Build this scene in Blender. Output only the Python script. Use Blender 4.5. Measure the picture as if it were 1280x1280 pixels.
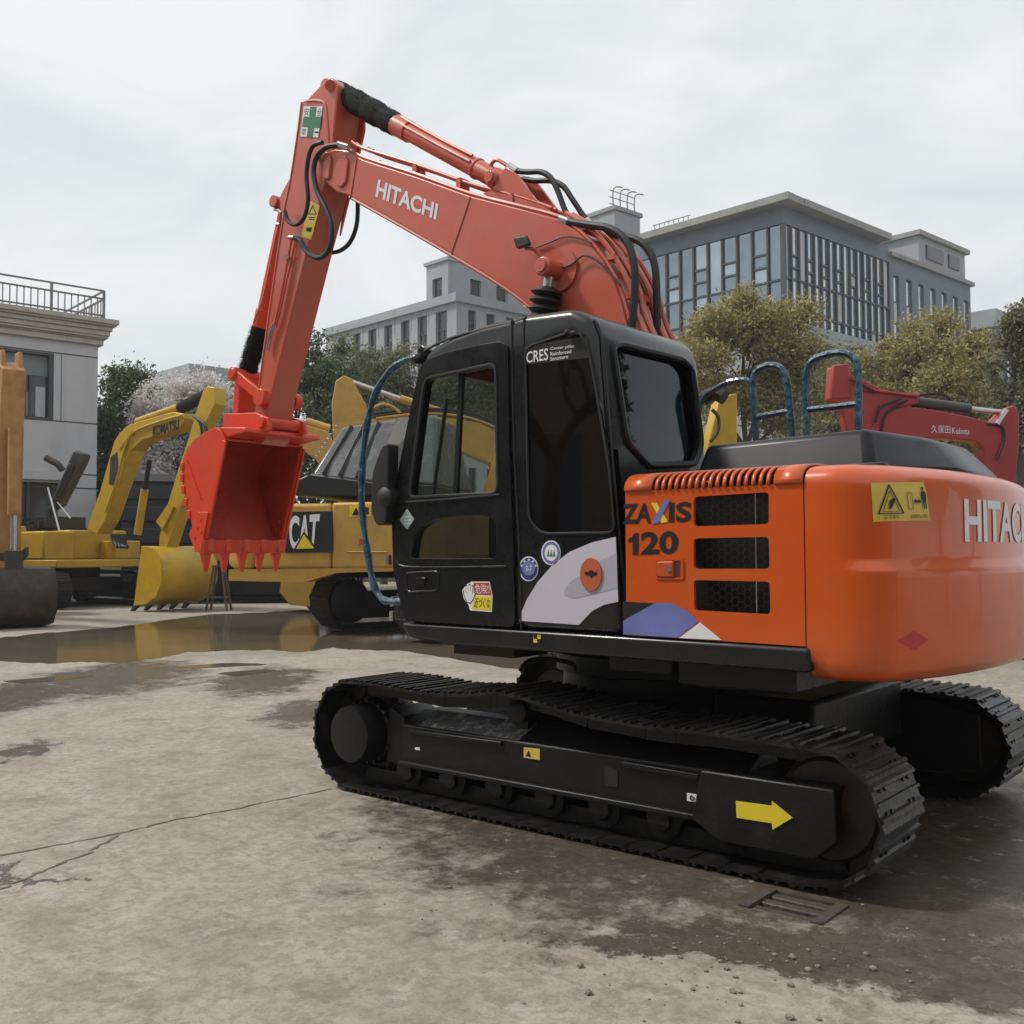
import bpy, bmesh, math, random
from mathutils import Vector, Matrix, geometry
random.seed(7)
R_ = math.radians
for o in list(bpy.data.objects): bpy.data.objects.remove(o)
scn = bpy.context.scene
COL = scn.collection

# ------------------------------------------------------------------ camera
YAW, PITCH, ROLL, FPX = -0.881102, 0.0391216, -0.0041703, 1271.794
CAM = Vector((-3.26409, 5.38490, 1.44402))
_F = Vector((math.cos(YAW)*math.cos(PITCH), math.sin(YAW)*math.cos(PITCH), math.sin(PITCH)))
_R0 = Vector((math.sin(YAW), -math.cos(YAW), 0)); _U0 = _R0.cross(_F)
_R = _R0*math.cos(ROLL)+_U0*math.sin(ROLL); _U = _U0*math.cos(ROLL)-_R0*math.sin(ROLL)
RH = _R0.copy(); FH = Vector((math.cos(YAW), math.sin(YAW), 0))
cd = bpy.data.cameras.new('camera'); cam = bpy.data.objects.new('camera', cd); COL.objects.link(cam)
cd.sensor_width = 36; cd.lens = 36*FPX/1280; cd.clip_start = .05; cd.clip_end = 2000
M = Matrix((_R, _U, -_F)).transposed().to_4x4(); M.translation = CAM
cam.matrix_world = M; scn.camera = cam
scn.render.resolution_x = 1024; scn.render.resolution_y = 1024

# ------------------------------------------------------------------ sky and sun
SUN_EL = R_(52)
sun_h = (-RH*1.0+FH*.10).normalized()
SUN_DIR = (sun_h*math.cos(SUN_EL)+Vector((0, 0, math.sin(SUN_EL)))).normalized()
w = bpy.data.worlds.new('World'); scn.world = w; w.use_nodes = True
nt = w.node_tree; nt.nodes.clear()
def nd(nt, typ, **kw):
    n = nt.nodes.new(typ)
    for k, v in kw.items():
        if k == 'ins':
            for kk, vv in v.items(): n.inputs[kk].default_value = vv
        else: setattr(n, k, v)
    return n
sky = nd(nt, 'ShaderNodeTexSky', sky_type='NISHITA', sun_disc=False, sun_elevation=SUN_EL,
         sun_rotation=math.atan2(SUN_DIR.x, SUN_DIR.y), dust_density=5.0, air_density=1.0)
tc = nd(nt, 'ShaderNodeTexCoord')
mp = nd(nt, 'ShaderNodeMapping'); mp.inputs['Scale'].default_value = (1.6, 1.6, 3.6); mp.inputs['Rotation'].default_value = (0.5, 0.35, 0.8)
nt.links.new(tc.outputs['Generated'], mp.inputs['Vector'])
nz = nd(nt, 'ShaderNodeTexNoise', ins={'Scale': 2.2, 'Detail': 7.0, 'Roughness': .55, 'Distortion': .6})
nt.links.new(mp.outputs[0], nz.inputs['Vector'])
cr = nd(nt, 'ShaderNodeValToRGB'); e = cr.color_ramp.elements
e[0].position = .36; e[0].color = (.675, .71, .73, 1); e[1].position = .64; e[1].color = (.84, .86, .865, 1)
nt.links.new(nz.outputs['Fac'], cr.inputs['Fac'])
sk = nd(nt, 'ShaderNodeMixRGB', blend_type='MULTIPLY', ins={'Fac': 1.0, 'Color2': (.10, .10, .10, 1)})
nt.links.new(sky.outputs[0], sk.inputs['Color1'])
mx = nd(nt, 'ShaderNodeMixRGB', ins={'Fac': .93})
nt.links.new(sk.outputs[0], mx.inputs['Color1']); nt.links.new(cr.outputs[0], mx.inputs['Color2'])
bg = nd(nt, 'ShaderNodeBackground', ins={'Strength': 1.06}); wo = nd(nt, 'ShaderNodeOutputWorld')
nt.links.new(mx.outputs[0], bg.inputs['Color']); nt.links.new(bg.outputs[0], wo.inputs['Surface'])
sd = bpy.data.lights.new('sun', 'SUN'); sd.energy = 2.6; sd.angle = R_(7); sd.color = (1.0, .95, .87)
so = bpy.data.objects.new('sun', sd); COL.objects.link(so)
so.rotation_euler = (-SUN_DIR).to_track_quat('-Z', 'Y').to_euler(); so.location = (0, 0, 30)
scn.view_settings.view_transform = 'Standard'; scn.view_settings.look = 'None'
scn.view_settings.gamma = 1; scn.view_settings.use_curve_mapping = False
scn.view_settings.exposure = 0.10

# ------------------------------------------------------------------ pixel -> place helpers
def ray(px, py): return _R*((px-640)/FPX)+_U*((640-py)/FPX)+_F
def on_plane(px, py, p0, n):
    d = ray(px, py); return CAM+d*((p0-CAM).dot(n)/d.dot(n))
def oY(px, py, y): return on_plane(px, py, Vector((0, y, 0)), Vector((0, 1, 0)))
def oZ(px, py, z=0): return on_plane(px, py, Vector((0, 0, z)), Vector((0, 0, 1)))
def xz(pts, y): return [((q := oY(a, b, y)).x, q.z) for a, b in pts]
def at(px, py, depth):
    d = ray(px, py); return CAM+d*depth
def gnd(px, depth):
    p = at(px, 690, depth); return Vector((p.x, p.y, 0))

# ------------------------------------------------------------------ materials
MATS = {}
def mat(name, col, rough=.5, metal=0.0, var=.12, vscale=6.0, bump=0.0, bscale=60.0, coat=0.0, dirt=None, dirt_amt=.0, dirt_scale=3.0, spec=.5, streak=False):
    if name in MATS: return MATS[name]
    m = bpy.data.materials.new(name); m.use_nodes = True; t = m.node_tree; b = t.nodes['Principled BSDF']
    b.inputs['Roughness'].default_value = rough; b.inputs['Metallic'].default_value = metal
    b.inputs['Coat Weight'].default_value = coat; b.inputs['Coat Roughness'].default_value = .05
    b.inputs['Specular IOR Level'].default_value = spec
    c = t.nodes.new('ShaderNodeTexCoord'); n = t.nodes.new('ShaderNodeTexNoise')
    n.inputs['Scale'].default_value = vscale; n.inputs['Detail'].default_value = 8; n.inputs['Roughness'].default_value = .65
    oi = t.nodes.new('ShaderNodeObjectInfo'); va = t.nodes.new('ShaderNodeVectorMath'); va.operation = 'ADD'; ml = t.nodes.new('ShaderNodeMath'); ml.operation = 'MULTIPLY'; ml.inputs[1].default_value = 37.0
    t.links.new(oi.outputs['Random'], ml.inputs[0]); t.links.new(c.outputs['Object'], va.inputs[0]); t.links.new(ml.outputs[0], va.inputs[1]); CO = va.outputs[0]
    t.links.new(CO, n.inputs['Vector'])
    r = t.nodes.new('ShaderNodeMapRange'); r.inputs['From Min'].default_value = .25; r.inputs['From Max'].default_value = .75
    r.inputs['To Min'].default_value = 1-var; r.inputs['To Max'].default_value = 1+var
    t.links.new(n.outputs['Fac'], r.inputs['Value'])
    mu = t.nodes.new('ShaderNodeMixRGB'); mu.blend_type = 'MULTIPLY'; mu.inputs['Fac'].default_value = 1
    mu.inputs['Color1'].default_value = (*col, 1); t.links.new(r.outputs[0], mu.inputs['Color2'])
    last = mu.outputs[0]
    if dirt:
        n2 = t.nodes.new('ShaderNodeTexNoise'); n2.inputs['Scale'].default_value = dirt_scale; n2.inputs['Detail'].default_value = 10
        n2.inputs['Roughness'].default_value = .7; 
        if streak:
            vm = t.nodes.new('ShaderNodeVectorMath'); vm.operation = 'MULTIPLY'; vm.inputs[1].default_value = (1, 1, .10); t.links.new(CO, vm.inputs[0]); t.links.new(vm.outputs[0], n2.inputs['Vector'])
        else: t.links.new(CO, n2.inputs['Vector'])
        r2 = t.nodes.new('ShaderNodeMapRange'); r2.inputs['From Min'].default_value = .5; r2.inputs['From Max'].default_value = .72
        r2.inputs['To Max'].default_value = dirt_amt; t.links.new(n2.outputs['Fac'], r2.inputs['Value'])
        m2 = t.nodes.new('ShaderNodeMixRGB'); m2.inputs['Color2'].default_value = (*dirt, 1)
        t.links.new(r2.outputs[0], m2.inputs['Fac']); t.links.new(last, m2.inputs['Color1']); last = m2.outputs[0]
        r3 = t.nodes.new('ShaderNodeMapRange'); r3.inputs['To Min'].default_value = rough; r3.inputs['To Max'].default_value = min(1, rough+.35)
        t.links.new(r2.outputs[0], r3.inputs['Value']); t.links.new(r3.outputs[0], b.inputs['Roughness'])
    t.links.new(last, b.inputs['Base Color'])
    if bump:
        n3 = t.nodes.new('ShaderNodeTexNoise'); n3.inputs['Scale'].default_value = bscale; n3.inputs['Detail'].default_value = 6
        t.links.new(CO, n3.inputs['Vector'])
        bp = t.nodes.new('ShaderNodeBump'); bp.inputs['Strength'].default_value = bump; bp.inputs['Distance'].default_value = .02
        t.links.new(n3.outputs['Fac'], bp.inputs['Height']); t.links.new(bp.outputs[0], b.inputs['Normal'])
    MATS[name] = m; return m
def glass(name, tint, refl=.06, rough=.02):
    if name in MATS: return MATS[name]
    m = bpy.data.materials.new(name); m.use_nodes = True; t = m.node_tree; t.nodes.clear()
    tr = nd(t, 'ShaderNodeBsdfTransparent', ins={'Color': (*tint, 1)})
    gl = nd(t, 'ShaderNodeBsdfGlossy', ins={'Color': (.9, .93, .95, 1), 'Roughness': rough})
    lw = nd(t, 'ShaderNodeLayerWeight', ins={'Blend': .5}); mx = nd(t, 'ShaderNodeMixShader'); ou = nd(t, 'ShaderNodeOutputMaterial')
    pw = nd(t, 'ShaderNodeMath', operation='POWER', ins={1: 4.0}); t.links.new(lw.outputs['Facing'], pw.inputs[0])
    ad = nd(t, 'ShaderNodeMath', operation='MULTIPLY_ADD', ins={1: .9, 2: refl}); ad.use_clamp = True
    t.links.new(pw.outputs[0], ad.inputs[0]); t.links.new(ad.outputs[0], mx.inputs[0])
    t.links.new(tr.outputs[0], mx.inputs[1]); t.links.new(gl.outputs[0], mx.inputs[2]); t.links.new(mx.outputs[0], ou.inputs[0])
    MATS[name] = m; return m

ORANGE = mat('orange_paint', (.57, .082, .006), .32, var=.06, coat=.4, dirt=(.34, .11, .04), dirt_amt=.35, dirt_scale=2.2, bump=.05, bscale=2.5)
BOOMRED = mat('boom_red_orange_paint', (.52, .092, .05), .33, var=.06, coat=.45, bump=.04, bscale=3, dirt=(.36, .14, .10), dirt_amt=.45, dirt_scale=1.6)
BUCKETRED = mat('bucket_red_orange_paint', (.66, .052, .014), .42, var=.08, coat=.1, dirt=(.30, .08, .04), dirt_amt=.45, dirt_scale=4)
BLACK = mat('black_cab_paint', (.005, .0055, .0065), .27, var=.1, coat=.15, dirt=(.014, .014, .015), dirt_amt=.4, dirt_scale=3)
FRAMEBLK = mat('black_chassis_paint', (.005, .005, .0055), .42, spec=.35, var=.2, dirt=(.018, .017, .016), dirt_amt=.5, dirt_scale=6, bump=.15, bscale=40)
DUSTBLK = mat('dusty_black_chassis', (.09, .09, .088), .6, var=.3, dirt=(.55, .54, .53), dirt_amt=.95, dirt_scale=14, bump=.4, bscale=50)
STEEL = mat('black_track_steel', (.010, .0095, .0095), .36, metal=.2, spec=.4, var=.3, dirt=(.06, .052, .043), dirt_amt=.55, dirt_scale=7, bump=.2, bscale=50)
RUBBER = mat('black_rubber', (.012, .012, .013), .55, var=.15, bump=.1)
BRISTLE = mat('black_sleeve_fabric', (.009, .010, .009), .95, var=.4, bump=.8, bscale=90)
HOODGREY = mat('dark_grey_hood', (.009, .010, .014), .34, spec=.3, var=.15, dirt=(.035, .035, .036), dirt_amt=.4, dirt_scale=4)
WHITE = mat('white_sticker', (.72, .72, .74), .45, var=.04)
LILAC = mat('pale_lilac_sticker', (.52, .50, .57), .35, var=.06, vscale=2)
LILACD = mat('darker_lilac_sticker', (.38, .37, .44), .35, var=.06)
BLUEST = mat('purple_blue_sticker', (.15, .17, .42), .35, var=.3, vscale=2.5)
NAVYST = mat('navy_sticker', (.03, .045, .17), .4)
YELST = mat('yellow_sticker', (.72, .55, .03), .45, var=.05)
DYEL = mat('dull_yellow_sticker', (.62, .45, .08), .45, var=.08)
BLKST = mat('black_sticker', (.01, .01, .01), .45)
REDST = mat('red_sticker', (.45, .03, .03), .5)
GREENST = mat('green_sticker', (.03, .16, .10), .5)
TEALST = mat('pale_teal_sticker', (.33, .43, .42), .5)
CHROME = mat('bright_steel', (.55, .55, .54), .25, metal=.9, var=.1)
BLUEWRAP = mat('blue_film_wrap', (.012, .055, .10), .3, var=.8, vscale=35, coat=.3, dirt=(.10, .26, .33), dirt_amt=.85, dirt_scale=18, bump=.5, bscale=40)
SEATBLK = mat('dark_seat_fabric', (.02, .02, .022), .85, bump=.2)
INTER = mat('dark_cab_interior', (.035, .036, .04), .6)
GLASS = glass('cab_glass', (.88, .92, .90), .02)
GLASSD = glass('dark_tinted_glass', (.10, .08, .065), .12)
GLASSR = glass('smoked_rear_glass', (.20, .215, .235), .022)
GLASSM = glass('grey_tinted_glass', (.42, .46, .48), .10)
LAMPGL = mat('lamp_lens', (.25, .27, .3), .15)

# ------------------------------------------------------------------ mesh helpers
class MB:
    def __init__(s): s.v = []; s.f = []
    def add(s, vs, fs):
        k = len(s.v); s.v += [Vector(q) for q in vs]; s.f += [[k+i for i in f] for f in fs]; return s
    def box(s, x0, x1, y0, y1, z0, z1):
        return s.add([(x0,y0,z0),(x1,y0,z0),(x1,y1,z0),(x0,y1,z0),(x0,y0,z1),(x1,y0,z1),(x1,y1,z1),(x0,y1,z1)],
                     [(0,3,2,1),(4,5,6,7),(0,1,5,4),(1,2,6,5),(2,3,7,6),(3,0,4,7)])
    def hexa(s, a, b):   # two quads, same order
        return s.add(list(a)+list(b), [(3,2,1,0),(4,5,6,7),(0,1,5,4),(1,2,6,5),(2,3,7,6),(3,0,4,7)])
    def beam(s, p0, p1, w, h, up=(0,0,1)):
        p0 = Vector(p0); p1 = Vector(p1); d = (p1-p0).normalized(); u = Vector(up)
        sd_ = d.cross(u)
        if sd_.length < 1e-4: sd_ = d.cross(Vector((1,0,0)))
        sd_.normalize(); u = sd_.cross(d)
        q = lambda p: [p-sd_*w/2-u*h/2, p+sd_*w/2-u*h/2, p+sd_*w/2+u*h/2, p-sd_*w/2+u*h/2]
        return s.hexa(q(p0), q(p1))
    def prism(s, poly, y0, y1):
        n = len(poly); vs = [(x, y0, z) for x, z in poly]+[(x, y1, z) for x, z in poly]
        return s.add(vs, [list(range(n)), list(range(2*n-1, n-1, -1))]+[(i, n+i, n+(i+1) % n, (i+1) % n) for i in range(n)])
    def extr(s, pts, off):
        n = len(pts); off = Vector(off); vs = [Vector(q) for q in pts]; vs += [q+off for q in vs]
        return s.add(vs, [list(range(n-1, -1, -1)), list(range(n, 2*n))]+[(i, (i+1) % n, n+(i+1) % n, n+i) for i in range(n)])
    def cyl(s, p0, p1, r0, r1=None, n=16):
        r1 = r0 if r1 is None else r1; p0 = Vector(p0); p1 = Vector(p1); d = (p1-p0).normalized()
        a = d.orthogonal().normalized(); b = d.cross(a); vs = []
        for p, r in ((p0, r0), (p1, r1)):
            vs += [p+(a*math.cos(2*math.pi*i/n)+b*math.sin(2*math.pi*i/n))*r for i in range(n)]
        return s.add(vs, [list(range(n-1, -1, -1)), list(range(n, 2*n))]+[(i, (i+1) % n, n+(i+1) % n, n+i) for i in range(n)])
    def lathe(s, c, axis, prof, n=20):
        c = Vector(c); d = Vector(axis).normalized(); a = d.orthogonal().normalized(); b = d.cross(a); vs = []
        for r, h in prof: vs += [c+d*h+(a*math.cos(2*math.pi*i/n)+b*math.sin(2*math.pi*i/n))*r for i in range(n)]
        fs = [(j*n+i, j*n+(i+1) % n, (j+1)*n+(i+1) % n, (j+1)*n+i) for j in range(len(prof)-1) for i in range(n)]
        fs += [list(range(n-1, -1, -1)), list(range((len(prof)-1)*n, len(prof)*n))]
        return s.add(vs, fs)
    def tube(s, pts, r, n=8, sub=4, closed=False):
        P = [Vector(q) for q in pts]
        if sub > 1 and len(P) > 2:
            Q = []; m = len(P)
            for i in range(m if closed else m-1):
                if closed: a, b, c, d = P[i-1], P[i], P[(i+1) % m], P[(i+2) % m]
                else: a, b, c, d = P[max(i-1, 0)], P[i], P[i+1], P[min(i+2, m-1)]
                for k in range(sub):
                    t = k/sub
                    Q.append(.5*((2*b)+(c-a)*t+(2*a-5*b+4*c-d)*t*t+(3*b-a-3*c+d)*t**3))
            if not closed: Q.append(P[-1])
            P = Q
        m = len(P); vs = []; pa = None
        for i, p in enumerate(P):
            if closed: d = (P[(i+1) % m]-P[i-1])
            else: d = (P[min(i+1, m-1)]-P[max(i-1, 0)])
            d.normalize()
            a = d.orthogonal() if pa is None else pa-d*pa.dot(d)
            a.normalize(); pa = a; b = d.cross(a)
            rr = r(i/(m-1)) if callable(r) else r
            vs += [p+(a*math.cos(2*math.pi*k/n)+b*math.sin(2*math.pi*k/n))*rr for k in range(n)]
        fs = [(j*n+k, j*n+(k+1) % n, ((j+1) % m)*n+(k+1) % n, ((j+1) % m)*n+k) for j in range(m if closed else m-1) for k in range(n)]
        if not closed: fs += [list(range(n-1, -1, -1)), list(range((m-1)*n, m*n))]
        return s.add(vs, fs)
    def plate(s, outer, holes, to3, off):
        """flat plate with holes; to3 maps 2d to 3d, off is the thickness vector"""
        loops = [outer]+list(holes); flat = [q for L in loops for q in L]
        tris = geometry.tessellate_polygon([[Vector((a, b, 0)) for a, b in L] for L in loops])
        A = [Vector(to3(a, b)) for a, b in flat]; off = Vector(off); n = len(A)
        fs = []
        for t in tris:
            nn = (A[t[1]]-A[t[0]]).cross(A[t[2]]-A[t[0]])
            t = list(t) if nn.dot(off) < 0 else list(t)[::-1]
            fs += [t, [n+i for i in t][::-1]]
        k = 0
        for L in loops:
            m = len(L)
            for i in range(m): fs.append((k+i, k+(i+1) % m, n+k+(i+1) % m, n+k+i))
            k += m
        return s.add(A+[q+off for q in A], fs)
    def rot(s, a, c=(0, 0, 0)):
        m = Matrix.Rotation(a, 3, 'Z'); c = Vector(c); s.v = [m @ (q-c)+c for q in s.v]; return s
    def mesh(s, name, m, ang=35, fix=True):
        me = bpy.data.meshes.new(name); me.from_pydata([tuple(q) for q in s.v], [], s.f)
        if fix:
            bm = bmesh.new(); bm.from_mesh(me); bmesh.ops.recalc_face_normals(bm, faces=bm.faces); bm.to_mesh(me); bm.free()
        if m: me.materials.append(m)
        if ang:
            me.shade_smooth(); me.set_sharp_from_angle(angle=R_(ang))
        return me
    def build(s, name, m, parent=None, ang=35, bevel=0, seg=2, fix=True):
        o = bpy.data.objects.new(name, s.mesh(name, m, ang, fix)); COL.objects.link(o)
        if parent: o.parent = parent
        if bevel:
            b = o.modifiers.new('bevel', 'BEVEL'); b.width = bevel; b.segments = seg; b.limit_method = 'ANGLE'; b.angle_limit = R_(40)
        return o
def tag(o, label=None, cat=None, group=None, kind=None):
    if label: o['label'] = label
    if cat: o['category'] = cat
    if group: o['group'] = group
    if kind: o['kind'] = kind
    return o
def empty(name, loc=(0, 0, 0), rz=0):
    o = bpy.data.objects.new(name, None); COL.objects.link(o); o.location = loc; o.rotation_euler = (0, 0, rz); o.empty_display_size = .3; return o
def rpoly(pts, r, n=4):
    out = []; m = len(pts)
    for i in range(m):
        a, b, c = Vector(pts[i-1]), Vector(pts[i]), Vector(pts[(i+1) % m])
        u = (a-b); v = (c-b); d = min(r, u.length*.45, v.length*.45); p = b+u.normalized()*d; q = b+v.normalized()*d
        for k in range(n+1):
            t = k/n; out.append(tuple(p*(1-t)**2+b*2*t*(1-t)+q*t*t))
    return out
def inset(poly, d):
    m = len(poly); ar = sum(poly[i][0]*poly[(i+1) % m][1]-poly[(i+1) % m][0]*poly[i][1] for i in range(m)); sg = 1 if ar > 0 else -1; out = []
    for i in range(m):
        a, b, c = Vector(poly[i-1]), Vector(poly[i]), Vector(poly[(i+1) % m])
        n1 = Vector((-(b-a).y, (b-a).x)).normalized()*sg; n2 = Vector((-(c-b).y, (c-b).x)).normalized()*sg
        h = n1+n2; h = h/max(.35, h.length_squared)*2
        out.append(tuple(b+h*d))
    return out
def boolean(me, cutters):
    o = bpy.data.objects.new('tmp', me); COL.objects.link(o); cs = []
    for c in cutters:
        k = bpy.data.objects.new('cut', c); COL.objects.link(k); cs.append(k)
        b = o.modifiers.new('b', 'BOOLEAN'); b.operation = 'DIFFERENCE'; b.object = k; b.solver = 'EXACT'
    dg = bpy.context.evaluated_depsgraph_get(); dg.update()
    r = bpy.data.meshes.new_from_object(o.evaluated_get(dg))
    for k in cs+[o]: bpy.data.objects.remove(k)
    return r
def bevel_mesh(me, w, seg=3, ang=30):
    bm = bmesh.new(); bm.from_mesh(me)
    es = [e for e in bm.edges if len(e.link_faces) == 2 and e.calc_face_angle() > R_(ang)]
    bmesh.ops.bevel(bm, geom=es, offset=w, segments=seg, affect='EDGES', profile=.5, clamp_overlap=True)
    bm.to_mesh(me); bm.free(); return me
def objm(name, me, m, parent=None, ang=35):
    if m and not me.materials: me.materials.append(m)
    elif m: me.materials[0] = m
    if ang: me.shade_smooth(); me.set_sharp_from_angle(angle=R_(ang))
    o = bpy.data.objects.new(name, me); COL.objects.link(o)
    if parent: o.parent = parent
    return o
_tc = {}
def text2d(s, bold=0.0):
    if (s, bold) in _tc: return _tc[(s, bold)]
    c = bpy.data.curves.new('t', 'FONT'); c.body = s; c.offset = bold; c.resolution_u = 4; c.fill_mode = 'FRONT'; c.dimensions = '2D'
    o = bpy.data.objects.new('t', c); COL.objects.link(o)
    dg = bpy.context.evaluated_depsgraph_get(); dg.update()
    me = bpy.data.meshes.new_from_object(o.evaluated_get(dg))
    vs = [(v.co.x, v.co.y) for v in me.vertices]; fs = [tuple(p.vertices) for p in me.polygons]
    bpy.data.objects.remove(o); bpy.data.curves.remove(c); bpy.data.meshes.remove(me)
    if vs:
        x0 = min(a for a, b in vs); x1 = max(a for a, b in vs); y0 = min(b for a, b in vs); y1 = max(b for a, b in vs)
        vs = [((a-x0)/(x1-x0), (b-y0)/(y1-y0)) for a, b in vs]
    _tc[(s, bold)] = (vs, fs); return vs, fs
def text_on(name, s, m, parent, fn, bold=.012, div=None):
    vs, fs = text2d(s, bold); b = MB()
    if div:
        bm = bmesh.new(); V = [bm.verts.new((u, v, 0)) for u, v in vs]
        for f in fs:
            try: bm.faces.new([V[i] for i in f])
            except ValueError: pass
        for ax in (0, 1):
            for k in range(1, div[ax]):
                no = Vector((0, 0, 0)); no[ax] = 1; co = Vector((0, 0, 0)); co[ax] = k/div[ax]
                bmesh.ops.bisect_plane(bm, geom=bm.verts[:]+bm.edges[:]+bm.faces[:], plane_co=co, plane_no=no)
        bm.verts.index_update(); vs = [(v.co.x, v.co.y) for v in bm.verts]; fs = [[v.index for v in f.verts] for f in bm.faces]; bm.free()
    b.add([fn(u, v) for u, v in vs], fs)
    return b.build(name, m, parent, ang=0, fix=False)
def quadmap(TL, TR, BR, BL):
    TL, TR, BR, BL = map(Vector, (TL, TR, BR, BL))
    return lambda u, v: (BL*(1-u)+BR*u)*(1-v)+(TL*(1-u)+TR*u)*v
def textY(name, s, m, parent, q, y, bold=.012):   # q: four photo corners TL TR BR BL on plane y
    return text_on(name, s, m, parent, quadmap(*[oY(a, b, y) for a, b in q]), bold)
def decalY(name, pts, y, m, parent, th=.0025):
    return MB().prism(xz(pts, y), y, y+th).build(name, m, parent, ang=0)
def ell(cx, cy, rx, ry, n=28): return [(cx+rx*math.cos(2*math.pi*i/n), cy+ry*math.sin(2*math.pi*i/n)) for i in range(n)]

# ================================================================== ground
def ground_material():
    m = bpy.data.materials.new('worn_concrete'); m.use_nodes = True; t = m.node_tree; b = t.nodes['Principled BSDF']
    L = t.links.new; c = nd(t, 'ShaderNodeTexCoord')
    def noise(scale, detail=8, rough=.6, dist=0.0, src=None):
        n = nd(t, 'ShaderNodeTexNoise', ins={'Scale': scale, 'Detail': detail, 'Roughness': rough, 'Distortion': dist})
        L(src or c.outputs['Object'], n.inputs['Vector']); return n.outputs['Fac']
    def rng(v, a, b_, c_=0., d=1.):
        r = nd(t, 'ShaderNodeMapRange', ins={'From Min': a, 'From Max': b_, 'To Min': c_, 'To Max': d}); r.interpolation_type = 'SMOOTHSTEP'; L(v, r.inputs['Value']); return r.outputs[0]
    def mix(f, a, b_, mode='MIX'):
        x = nd(t, 'ShaderNodeMixRGB', blend_type=mode)
        for k, v in (('Fac', f), ('Color1', a), ('Color2', b_)):
            if isinstance(v, tuple): x.inputs[k].default_value = (*v, 1)
            elif isinstance(v, float): x.inputs[k].default_value = v
            else: L(v, x.inputs[k])
        return x.outputs[0]
    def math_(op, a, b_):
        x = nd(t, 'ShaderNodeMath', operation=op)
        for i, v in enumerate((a, b_)):
            if isinstance(v, (float, int)): x.inputs[i].default_value = v
            else: L(v, x.inputs[i])
        return x.outputs[0]
    base = mix(rng(noise(.35, 5), .35, .65), (.27, .236, .185), (.365, .328, .265))
    base = mix(rng(noise(1.7, 9, .7, .4), .40, .68, 0, .75), base, (.37, .34, .285))
    base = mix(rng(noise(2.6, 12, .76, .3), .50, .64, 0, .7), base, (.17, .145, .112))
    base = mix(rng(noise(.8, 8, .7, .6), .48, .66, 0, .55), base, (.19, .165, .13))
    base = mix(rng(noise(9, 8, .75), .48, .66, 0, .6), base, (.17, .145, .115))
    base = mix(rng(noise(70, 4, .7), .54, .70, 0, .6), base, (.12, .105, .085))
    base = mix(rng(noise(34, 5, .7), .58, .70, 0, .35), base, (.46, .44, .40))
    base = mix(rng(noise(16, 12, .8, .5), .45, .60, 0, .55), base, (.16, .138, .108))
    base = mix(rng(noise(4.5, 12, .78, .25), .53, .64, 0, .6), base, (.42, .395, .345))
    # streaks of scraping parallel to the yard's traffic
    mp = nd(t, 'ShaderNodeMapping', ins={'Scale': (1.2, 9, 1), 'Rotation': (0, 0, .5)}); L(c.outputs['Object'], mp.inputs['Vector'])
    base = mix(rng(noise(1.0, 8, .7, .5, mp.outputs[0]), .55, .72, 0, .4), base, (.19, .165, .135))
    # damp areas with their own outline, tinted darker still for the machine's shadow
    sep = None
    wa = nd(t, 'ShaderNodeTexNoise', ins={'Scale': 1.3, 'Detail': 9, 'Roughness': .72}); L(c.outputs['Object'], wa.inputs['Vector'])
    ws = nd(t, 'ShaderNodeVectorMath', operation='MULTIPLY_ADD', ins={1: (1.5, 1.5, 0), 2: (-.75, -.75, 0)}); L(wa.outputs['Color'], ws.inputs[0])
    wv = nd(t, 'ShaderNodeVectorMath', operation='ADD'); L(c.outputs['Object'], wv.inputs[0]); L(ws.outputs[0], wv.inputs[1])
    for (cx, cy, rx, ry, a) in WET:
        q = nd(t, 'ShaderNodeMapping', vector_type='TEXTURE', ins={'Location': (cx, cy, 0), 'Rotation': (0, 0, a), 'Scale': (rx, ry, 1)}); L(wv.outputs[0], q.inputs['Vector'])
        ln = nd(t, 'ShaderNodeVectorMath', operation='LENGTH'); L(q.outputs[0], ln.inputs[0])
        f = rng(ln.outputs['Value'], 1.25, .35)
        sep = f if sep is None else math_('MAXIMUM', sep, f)
    nb = noise(3.2, 12, .76, .25)
    wet = rng(math_('ADD', math_('MULTIPLY', sep, 1.5), math_('MULTIPLY', math_('SUBTRACT', nb, .5), 3.6)), .25, 1.25)
    wet = math_('MULTIPLY', wet, rng(sep, .02, .25))
    col = mix(wet, base, mix(1.0, base, (.33, .315, .305), 'MULTIPLY'))  # damp darkening, with the machine's shadow painted into the same tint
    # pale scuffs where the wet area has dried
    sc = math_('MULTIPLY', rng(sep, .1, .6), rng(noise(5.5, 11, .8, .2), .57, .67, 0, .75))
    col = mix(sc, col, (.42, .41, .39))
    L(col, b.inputs['Base Color'])
    r = nd(t, 'ShaderNodeMapRange', ins={'To Min': .78, 'To Max': .20}); L(wet, r.inputs['Value'])
    rr = math_('ADD', r.outputs[0], math_('MULTIPLY', math_('SUBTRACT', noise(14, 6), .5), .25)); L(rr, b.inputs['Roughness'])
    h = math_('ADD', math_('MULTIPLY', noise(6, 10, .75), .5), math_('MULTIPLY', noise(110, 4, .6), .12))
    bp = nd(t, 'ShaderNodeBump', ins={'Strength': .45, 'Distance': .03}); L(h, bp.inputs['Height']); L(bp.outputs[0], b.inputs['Normal'])
    return m
WET = []
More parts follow.
